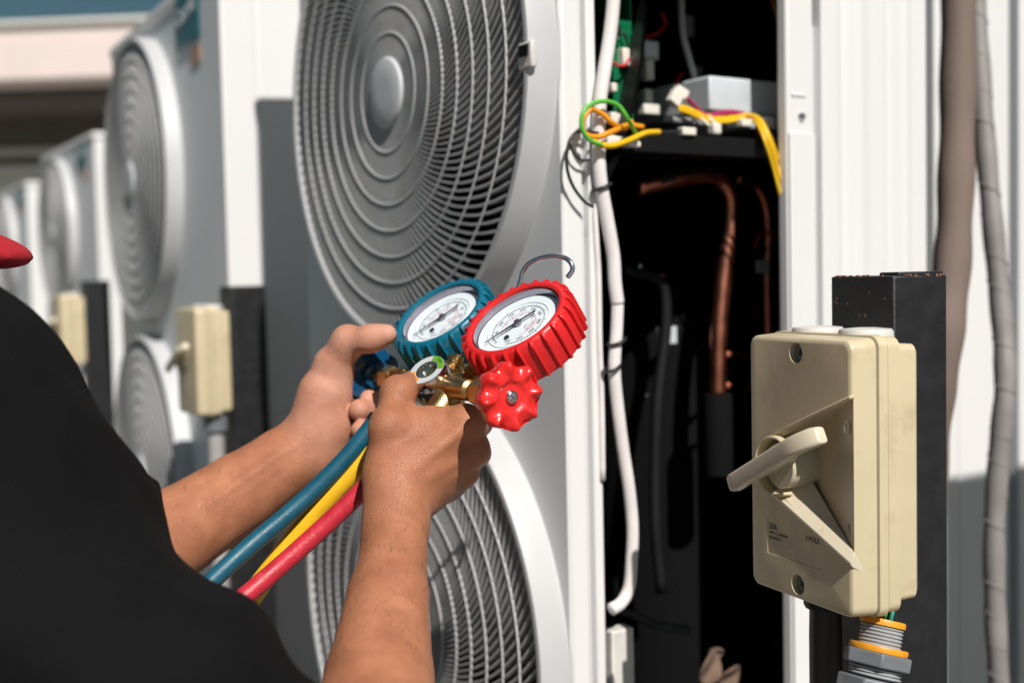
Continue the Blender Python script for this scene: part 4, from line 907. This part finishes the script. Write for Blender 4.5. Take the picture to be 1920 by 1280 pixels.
# brass body along the valve axis
def brass(name, a, b, prof, n=32, ma=BRASS, mod=None, smooth=40, parent=man):
    """profile of (fraction along a-b, radius)"""
    a = ML(a); b = ML(b); L = (b - a).length
    return part(name, MB().lathe([(0, 0)] + [(r, t * L) for t, r in prof] + [(0, prof[-1][0] * L)], frame(a, b - a), n, mod), ma, parent, smooth=smooth)
c1 = RK - AX * 0.012; c2 = BK + AX * 0.012
brass('valve_body', c2, c1, [(0.0, 0.0048), (0.10, 0.0048), (0.101, 0.0075), (0.16, 0.0082), (0.30, 0.0082), (0.31, 0.0070), (0.42, 0.0070), (0.43, 0.0092), (0.60, 0.0092), (0.61, 0.0072), (0.80, 0.0072), (0.81, 0.0048), (1.0, 0.0048)])
hx0 = RK - AX * 0.036; hx1 = RK - AX * 0.014
brass('hex_bonnet', hx0, hx1, [(0.0, 0.0095), (0.04, 0.0108), (0.92, 0.0108), (1.0, 0.0096)], 6, smooth=0)
brass('hex_bonnet', BK + AX * 0.030, BK + AX * 0.046, [(0.0, 0.0086), (0.06, 0.0094), (0.94, 0.0094), (1.0, 0.0086)], 6, smooth=0)
# gauge stems
rs0 = RGC - G * 0.022 - E1 * 0.036 * 0.8
brass('gauge_stem', P(858, 728, 0.805), P(898, 688, 0.800), [(0, 0.0062), (0.55, 0.0062), (0.56, 0.0078), (0.62, 0.0080), (0.66, 0.0062), (0.70, 0.0074), (0.76, 0.0062), (0.80, 0.0074), (0.86, 0.0062), (0.90, 0.0074), (1.0, 0.0085), (1.15, 0.0085)])
brass('gauge_stem', P(790, 706, 0.850), P(812, 664, 0.858), [(0, 0.0060), (0.5, 0.0060), (0.52, 0.0085), (1.0, 0.0090), (1.2, 0.0090)], 6, smooth=0)
# service port with valve core
brass('service_port', P(832, 716, 0.822), P(862, 666, 0.822), [(0, 0.0060), (0.3, 0.0060), (0.32, 0.0078), (0.62, 0.0078), (0.66, 0.0060), (0.72, 0.0060), (0.73, 0.0072), (0.86, 0.0072), (0.87, 0.0042), (1.0, 0.0040)])
brass('service_port', P(835, 705, 0.835), P(858, 690, 0.835), [(0, 0.006), (0.8, 0.0072), (1.0, 0.006)], 6, smooth=0)
part('valve_stem', MB().tube([ML(P(860, 670, 0.822)), ML(P(880, 652, 0.826))], 0.0011, 8), GASKET, man)
# body cross pieces and hose ports
brass('cross_body', P(795, 735, 0.828), P(880, 716, 0.795), [(0, 0.0070), (0.2, 0.0078), (0.5, 0.0094), (0.8, 0.0078), (1.0, 0.0070)])
knurl = lambda a: 1 + 0.03 * (1 if int(a / (2 * math.pi) * 48) % 2 else -1)
brass('hose_port', P(856, 722, 0.798), P(826, 764, 0.790), [(0, 0.0066), (0.2, 0.0066), (0.22, 0.0076), (0.30, 0.0064), (0.34, 0.0076), (0.40, 0.0064), (0.42, 0.0070)])
kn = MB(); L_ = (P(826, 764, 0.790) - P(856, 722, 0.798)).length; n2 = 96; vs = []; fs = []; m2 = 28
for j in range(m2):
    for k in range(n2): 
        a = 2 * math.pi * k / n2; rr = 0.0092 + 0.00008 * ((1 if (k + j) % 4 < 2 else -1) + (1 if (k - j) % 4 < 2 else -1)); vs.append((rr * math.cos(a), rr * math.sin(a), L_ * 0.45 + j * 0.00055))
for j in range(m2 - 1):
    for k in range(n2): fs.append((j * n2 + k, j * n2 + (k + 1) % n2, (j + 1) * n2 + (k + 1) % n2, (j + 1) * n2 + k))
fs += [tuple(range(n2)), tuple((m2 - 1) * n2 + k for k in range(n2))]
part('knurled_coupling', kn.add(vs, fs, frame(ML(P(856, 722, 0.798)), P(826, 764, 0.790) - P(856, 722, 0.798))), BRASS, man, smooth=25)
brass('hose_port', P(815, 722, 0.812), P(790, 752, 0.806), [(0, 0.0064), (0.3, 0.0064), (0.32, 0.0080), (0.7, 0.0080), (0.72, 0.0062), (1.0, 0.0062)])
brass('hose_port', P(760, 700, 0.850), P(742, 742, 0.842), [(0, 0.0064), (0.4, 0.0064), (0.42, 0.0080), (1.0, 0.0080)])
# sight glass
SG = P(800, 693, 0.800); SGz = C(-0.40, 0.72, 0.57).normalized(); SM = frame(ML(SG), SGz, E1) @ Matrix.Scale(1.28, 4)
sg = part('sight_glass', MB().lathe([(0, -0.0075), (0.0108, -0.0075), (0.0112, -0.007), (0.0112, -0.0012), (0.0105, 0.0), (0.0058, 0.0), (0.0054, -0.0012), (0.0052, -0.0035), (0, -0.0035)], SM, 40), STEEL, man)
part('sight_glass_nut', MB().prism([(0.0126 * math.cos(R(60 * k + 20)), 0.0126 * math.sin(R(60 * k + 20))) for k in range(6)], -0.0130, -0.0068, SM), STEEL, sg, bevel=0.0008)
part('sight_glass_stem', MB().lathe([(0, -0.03), (0.0088, -0.03), (0.0088, -0.0132), (0, -0.0132)], SM, 24), BRASS, sg)
def sector(a0, a1, r0, r1, z, ma, nm):
    vs = []; n = 20
    for a in np.linspace(R(a0), R(a1), n): vs += [(r0 * math.cos(a), r0 * math.sin(a), z), (r1 * math.cos(a), r1 * math.sin(a), z)]
    part(nm, MB().add(vs, [(2 * i, 2 * i + 1, 2 * i + 3, 2 * i + 2) for i in range(n - 1)], SM), ma, sg, smooth=0)
sector(0, 360, 0.0064, 0.0104, 0.00015, mat('sticker_silver', (0.50, 0.52, 0.54), 0.45), 'sticker_ring')
sector(-38, 48, 0.0066, 0.0102, 0.00035, mat('sticker_green', (0.12, 0.32, 0.02), 0.5), 'green_mark')
sector(150, 215, 0.0066, 0.0102, 0.00035, mat('sticker_orange', (0.85, 0.28, 0.03), 0.45), 'orange_mark')
for tx, a in (('DRY', 5), ('WET', 182)):
    obj('mark_lettering', text_mesh(tx, 0.0026, INKK), sg, SM @ Matrix.Rotation(R(a - 90), 4, 'Z') @ Matrix.Translation((0, 0.0084, 0.0005)) )
sw_ = part('sight_window', MB().lathe([(0, -0.0026), (0.0054, -0.0028)], SM, 32), CLEAR, sg, smooth=180); sw_.data.polygons[0].normal.dot(SGz) < 0 and sw_.data.flip_normals()
part('sight_bottom', MB().lathe([(0, -0.0033), (0.0046, -0.0033)], SM, 32), mat('sight_dark', (0.05, 0.06, 0.03), 0.2, var=0.4, vscale=400), sg)
# hanging hook
hk = [P(*p) for p in ((930, 640, 0.83), (960, 570, 0.83), (975, 530, 0.83), (980, 510, 0.83), (993, 494, 0.828), (1015, 484, 0.825), (1040, 480, 0.822), (1060, 484, 0.82), (1071, 494, 0.818), (1073, 507, 0.817), (1064, 520, 0.816))]
part('hanging_hook', MB().tube([ML(p) for p in spline(hk, 8)], 0.0018, 12), STEEL, man, smooth=180)
# charging hoses
def hose(label, ma, pts, r=0.0062, ferrule=True):
    w_ = spline([P(*p) for p in pts], 10); base = w_[-1]
    t = thing('charging_hose', label, 'hose', Matrix.Translation(base))
    part('hose_body', MB().tube([p - base for p in w_], r, 20), ma, t, smooth=180)
    if ferrule:
        d = (w_[0] - w_[1]).normalized(); part('ferrule', MB().lathe([(0, -0.004), (r * 1.06, -0.0015), (r * 1.10, 0.0), (r * 1.10, 0.003), (r * 0.7, 0.005), (r * 0.65, 0.016), (0, 0.016)], frame(w_[0] - base, d), 24), BLACKP, t)
    return t
hose('blue charging hose running from the hands down to the black shirt', HBLUE, [(704, 790, 0.804), (684, 816, 0.802), (640, 868, 0.798), (560, 946, 0.790), (470, 1022, 0.775), (390, 1096, 0.755), (330, 1160, 0.735), (260, 1260, 0.72), (220, 1400, 0.72), (200, 1700, 0.74), (190, 2200, 0.76)])
hose('yellow charging hose between the blue and the red one', HYEL, [(742, 780, 0.806), (712, 822, 0.806), (682, 862, 0.804), (606, 942, 0.802), (528, 1040, 0.798), (460, 1138, 0.788), (420, 1230, 0.77), (360, 1400, 0.76), (330, 1700, 0.76), (320, 2150, 0.77)], 0.0074)
hose('red charging hose below the yellow one, scuffed along its length', HRED, [(742, 846, 0.790), (712, 884, 0.790), (670, 928, 0.788), (590, 1003, 0.782), (510, 1074, 0.770), (440, 1135, 0.755), (390, 1190, 0.735), (320, 1300, 0.72), (280, 1500, 0.72), (260, 1800, 0.74), (255, 2200, 0.75)], 0.0064)

# ================================================================== TECHNICIAN
PB = Vector((-0.60, 0.74, 0.0))
man_ = thing('person', 'technician in black shirt and red cap holding the gauge manifold in both hands', 'person', Matrix.Translation(PB))
r_ = lambda px, d: px * d / FPX                    # pixel radius at a depth -> metres
# ---- right arm and hand: back of the hand to the camera, thumb at the left, fingers closing round the manifold
ra = SDF(0.0012)
KS = 0.003
ra.chain([P(668, 1620, 0.55), P(697, 1400, 0.615), P(711, 1270, 0.66), P(727, 1120, 0.705), P(738, 1040, 0.728), P(743, 985, 0.742), P(746, 940, 0.750)], [0.0450, 0.0370, 0.0305, 0.0245, 0.0205, 0.0190, 0.0190], KS)
ra.cone(P(776, 1000, 0.748), P(776, 955, 0.755), 0.0080, 0.0090, 0.010)          # ulnar head
ra.cone(P(715, 1010, 0.738), P(718, 920, 0.752), 0.0100, 0.0110, 0.010)          # radial side
MCP = [P(876, 795, 0.770), P(884, 843, 0.778), P(866, 882, 0.788), P(842, 908, 0.796)]
CMC = [P(738, 905, 0.757), P(752, 918, 0.760), P(766, 930, 0.765), P(776, 942, 0.770)]
for a, b, r1, r2 in zip(CMC, MCP, (0.0175, 0.0170, 0.0160, 0.0145), (0.0118, 0.0112, 0.0105, 0.0098)): ra.cone(a, b, r1, r2, 0.007)
ra.cone(P(758, 880, 0.761), P(850, 826, 0.780), 0.0178, 0.0140, 0.008)            # fleshy back of the hand
ra.cone(P(738, 880, 0.761), P(800, 808, 0.773), 0.0178, 0.0140, 0.008)
for q, r in zip(MCP, (0.0100, 0.0106, 0.0100, 0.0092)): ra.ell(q + C(0.0015, 0.001, 0.0042), [(CX, r), (CY, r), (CZ, r * 0.9)], 0.005)
for a, b in zip(CMC, MCP): ra.cone(a.lerp(b, 0.35) + C(0, 0, 0.0150), b + C(0, 0, 0.0112), 0.0018, 0.0028, 0.005)
TH = [P(726, 885, 0.758), P(731, 800, 0.765), P(747, 736, 0.784), P(778, 716, 0.818)]
ra.chain(TH, [0.0150, 0.0120, 0.0108, 0.0088], 0.005)
ra.ell(P(746, 736, 0.779), [(CX, 0.0116), (CY, 0.0108), (CZ, 0.0106)], 0.004)
ra.ell(P(727, 803, 0.760), [(CX, 0.0112), (CY, 0.0135), (CZ, 0.0115)], 0.006)
ra.cone(P(748, 806, 0.767), P(810, 800, 0.777), 0.0125, 0.0108, 0.008)            # web between thumb and index
ra.cone(P(780, 800, 0.775), P(868, 790, 0.775), 0.0110, 0.0108, 0.007)
FI = [[MCP[0], P(897, 792, 0.806), P(872, 790, 0.832), P(832, 792, 0.836)],
      [MCP[1], P(894, 849, 0.820), P(860, 838, 0.850), P(818, 830, 0.846)],
      [MCP[2], P(866, 891, 0.832), P(832, 880, 0.862), P(792, 866, 0.852)],
      [MCP[3], P(838, 918, 0.838), P(806, 906, 0.866), P(772, 892, 0.856)]]
for f, s_ in zip(FI, (1.0, 1.0, 0.96, 0.86)): ra.chain(f, [0.0105 * s_, 0.0096 * s_, 0.0088 * s_, 0.0074 * s_], 0.003, 0.5)
for a, b in ((0, 1), (1, 2), (2, 3)):                                             # flesh between the knuckles
    ra.cone(MCP[a] + C(-0.002, 0, 0.0005), MCP[b] + C(-0.002, 0, 0.0005), 0.0104, 0.0094, 0.006); ra.cone(FI[a][0].lerp(FI[a][1], 0.6), FI[b][0].lerp(FI[b][1], 0.6), 0.0080, 0.0076, 0.004)
rblk = ra.build(iters=1)
# ---- left arm and hand: palm turned to the camera, thumb over the blue wheel, fingers curled back under it
la = SDF(0.0012)
la.chain([P(40, 1180, 0.745), P(180, 1085, 0.780), P(330, 998, 0.825), P(450, 922, 0.860), P(530, 868, 0.880), P(578, 832, 0.888)], [0.0480, 0.0385, 0.0315, 0.0285, 0.0258, 0.0240], KS)
la.cone(P(590, 850, 0.886), P(614, 806, 0.886), 0.0205, 0.0195, 0.008, 0.6)       # heel of the hand
la.cone(P(588, 804, 0.884), P(606, 738, 0.884), 0.0198, 0.0190, 0.008, 1.0)       # ball of the thumb
la.cone(P(606, 800, 0.886), P(620, 742, 0.887), 0.0170, 0.0155, 0.008, 1.0)
la.cone(P(614, 836, 0.896), P(618, 770, 0.912), 0.0185, 0.0170, 0.009, 1.0)
la.chain([P(607, 742, 0.886), P(624, 684, 0.883), P(657, 641, 0.875), P(694, 634, 0.868), P(725, 626, 0.864)], [0.0185, 0.0138, 0.0106, 0.0090, 0.0056], 0.004, 0.9)
la.ell(P(648, 640, 0.877), [(CX, 0.0105), (CY, 0.0112), (CZ, 0.0108)], 0.008, 0.6)
la.ell(P(702, 634, 0.866), [(C(1, 0.28, 0), 0.0150), (C(-0.28, 1, 0), 0.0080), (CZ, 0.0082)], 0.008, 0.9)
la.cone(P(632, 702, 0.886), P(645, 692, 0.900), 0.0110, 0.0100, 0.009, 0.9)       # web
LM = [P(628, 690, 0.938), P(620, 735, 0.945), P(616, 775, 0.945), P(614, 810, 0.938)]
for q in LM: la.cone(P(594, 800, 0.900), q, 0.016, 0.0120, 0.008, 0.3)
LF = [[LM[0], P(712, 690, 0.955), P(738, 733, 0.925), P(692, 748, 0.891)],
      [LM[1], P(702, 735, 0.962), P(736, 766, 0.920), P(674, 768, 0.878)],
      [LM[2], P(696, 775, 0.955), P(730, 795, 0.920), P(670, 788, 0.898)],
      [LM[3], P(688, 812, 0.940), P(722, 818, 0.898), P(677, 806, 0.874)]]
for f, s_ in zip(LF, (0.98, 1.08, 0.95, 1.0)): la.chain(f, [0.0105 * s_, 0.0096 * s_, 0.0092 * s_, 0.0076 * s_], 0.0015, 0.9)
for d_ in (-0.004, 0.0035): la.cone(P(400, 950, 0.838) + C(0, d_, 0.0255), P(560, 836, 0.868) + C(0, d_, 0.0), 0.0012, 0.0016, 0.006)   # wrist tendons
lblk = la.build(iters=1)
# ---- trunk, neck and head (mostly outside the frame)
SR = Vector((-0.34, 0.54, 0.90)); SL_ = Vector((-0.46, 0.93, 0.88)); NK = Vector((-0.525, 0.75, 0.872)); PEL = Vector((-0.70, 0.76, 0.46))
tr = SDF(0.005)
tr.cone(PEL, Vector((-0.58, 0.74, 0.78)), 0.12, 0.12, 0.05); tr.cone(SR, SL_, 0.055, 0.055, 0.05); tr.cone(NK - Vector((0.02, 0, 0.06)), NK + Vector((0.02, 0, 0.05)), 0.052, 0.050, 0.03)
HC = NK + Vector((0.035, 0.0, 0.135))
tr.ell(HC, [((1, 0, 0), 0.098), ((0, 1, 0), 0.077), ((0, 0, 1), 0.112)], 0.03); tr.ell(HC + Vector((0.045, 0, -0.065)), [((1, 0, 0), 0.055), ((0, 1, 0), 0.052), ((0, 0, 1), 0.05)], 0.03)
tr.cone(HC + Vector((0.090, 0, 0.0)), HC + Vector((0.112, 0, -0.03)), 0.009, 0.014, 0.012)
for sy in (-1, 1): tr.ell(HC + Vector((-0.005, sy * 0.079, -0.01)), [((1, 0, 0), 0.018), ((0, 1, 0), 0.008), ((0, 0, 1), 0.032)], 0.006); tr.dent(HC + Vector((0.105, sy * 0.03, 0.012)), HC + Vector((0.105, sy * 0.034, 0.012)), 0.018, 0.012)
tblk = tr.build()
body = obj('body', sdf_mesh('body', [rblk, lblk, tblk], SKIN, PB), man_)
# ---- black shirt
sh = SDF(0.004)
sh.cone(PEL + Vector((0, 0, -0.02)), Vector((-0.58, 0.74, 0.76)), 0.16, 0.155, 0.06); sh.cone(Vector((-0.54, 0.62, 0.84)), Vector((-0.55, 0.86, 0.84)), 0.10, 0.10, 0.06)
sl_sdf = SDF(0.004)
sl_sdf.chain([SL_ + Vector((0.02, -0.02, -0.01)), P(-10, 880, 0.83), P(110, 1000, 0.815), P(200, 1055, 0.81), P(330, 1080, 0.805)], [0.085, 0.070, 0.064, 0.062, 0.058], 0.01)
sl_sdf.cut(P(307, 985, 0.80), C(1, 0.05, -0.35), 0.003)
sh.chain([P(-130, 800, 0.60), P(30, 1190, 0.60), P(225, 1370, 0.575), P(375, 1510, 0.57)], [0.082, 0.082, 0.078, 0.076], 0.03)
sh.cone(P(-160, 900, 0.72), P(-80, 1150, 0.68), 0.10, 0.12, 0.05)
sh.cone(NK + Vector((-0.03, 0.02, -0.035)), NK + Vector((0.0, 0.0, -0.012)), 0.075, 0.066, 0.03)
V, Q, pl = sh.build()
def folds(V):
    x, y, z = V[:, 0], V[:, 1], V[:, 2]
    d = 0.0050 * np.sin(38 * x + 22 * z + 2.5 * np.sin(17 * y)) + 0.0032 * np.sin(61 * z - 33 * x + 3 * np.sin(23 * x + 9 * y)) + 0.0012 * np.sin(140 * z + 90 * x + 4 * np.sin(40 * y))
    return d
nrm = np.zeros_like(V)
fn = np.cross(V[Q[:, 2]] - V[Q[:, 0]], V[Q[:, 3]] - V[Q[:, 1]])
for a in range(4): np.add.at(nrm, Q[:, a], fn)
nrm /= np.linalg.norm(nrm, axis=1)[:, None] + 1e-12
V = V + nrm * folds(V)[:, None]
obj('shirt', sdf_mesh('shirt', [(V, Q, pl), sl_sdf.build(iters=1)], FABRIC, PB), man_)
ck = MB(); cpts = [NK + Vector((0.0 + 0.072 * math.cos(a), 0.070 * math.sin(a), 0.004 - 0.02 * math.cos(a))) for a in np.linspace(0, 2 * math.pi, 40)]
part('collar', ck.tube([p - PB for p in cpts], 0.012, 12, flat=1.8), FABRIC, man_, smooth=180)
# ---- cap
cpm = SDF(0.004)
cpm.ell(HC + Vector((-0.004, 0, 0.036)), [((1, 0, 0), 0.106), ((0, 1, 0), 0.085), ((0, 0, 1), 0.094)], 0.01); cpm.cut(HC + Vector((0, 0, 0.03)), (0.08, 0, -1), 0.004)
cpm.ell(HC + Vector((0.112, 0, 0.028)), [((1, 0, -0.22), 0.070), ((0, 1, 0), 0.076), ((0.22, 0, 1), 0.0150)], 0.01)
obj('cap', sdf_mesh('cap', [cpm.build()], CAPR, PB), man_)

# ---- fine hair on the forearms
hair = MB()
for V, Q, _p, cnt, a, b in ((rblk[0], rblk[1], 0, 300, P(711, 1300, 0.66), P(742, 1000, 0.74)), (lblk[0], lblk[1], 0, 90, P(250, 1040, 0.80), P(500, 890, 0.87))):
    nr_ = np.zeros_like(V); fn_ = np.cross(V[Q[:, 2]] - V[Q[:, 0]], V[Q[:, 3]] - V[Q[:, 1]])
    for k in range(4): np.add.at(nr_, Q[:, k], fn_)
    nr_ /= np.linalg.norm(nr_, axis=1)[:, None] + 1e-12
    ax_ = np.array(b - a); t_ = (V - np.array(a)) @ ax_ / (ax_ @ ax_); ids = np.nonzero((t_ > 0) & (t_ < 1))[0]
    for i in rng.choice(ids, cnt, replace=False):
        p = Vector(V[i]) - PB; n = Vector(nr_[i]); dr = (Vector(ax_).normalized() * rng.uniform(-0.2, 0.7) + Vector(rng.normal(0, 0.45, 3)))
        dr = (dr - n * dr.dot(n)).normalized(); L = rng.uniform(0.004, 0.008)
        hair.tube([p, p + n * L * 0.30 + dr * L * 0.35, p + n * L * 0.34 + dr * L * 0.8, p + n * L * 0.28 + dr * L * 1.1], [0.00006, 0.00005, 0.00004, 0.00001], 3, cap=False)
part('arm_hair', hair, mat('dark_hair', (0.03, 0.015, 0.01), 0.5), man_, smooth=180, kind='stuff')
# ---- trousers and shoes of the crouching legs (below the frame)
tro = SDF(0.006); shoe = SDF(0.005)
tro.cone(Vector((-0.70, 0.66, 0.42)), Vector((-0.70, 0.86, 0.42)), 0.13, 0.13, 0.05)
for yy in (0.60, 0.92):
    kn_ = Vector((-0.32, yy, 0.46)); an_ = Vector((-0.48, yy, 0.11))
    tro.chain([Vector((-0.68, yy * 0.6 + 0.30, 0.42)), kn_, an_], [0.095, 0.072, 0.052], 0.02)
    shoe.chain([an_ + Vector((-0.03, 0, -0.06)), an_ + Vector((0.08, 0, -0.070)), an_ + Vector((0.17, 0, -0.078))], [0.046, 0.040, 0.032], 0.01)
shoe.cut((0, 0, 0.002), (0, 0, -1), 0.002)
obj('trousers', sdf_mesh('trousers', [tro.build()], TROUS, PB), man_); obj('shoes', sdf_mesh('shoes', [shoe.build()], BLACKP, PB), man_)
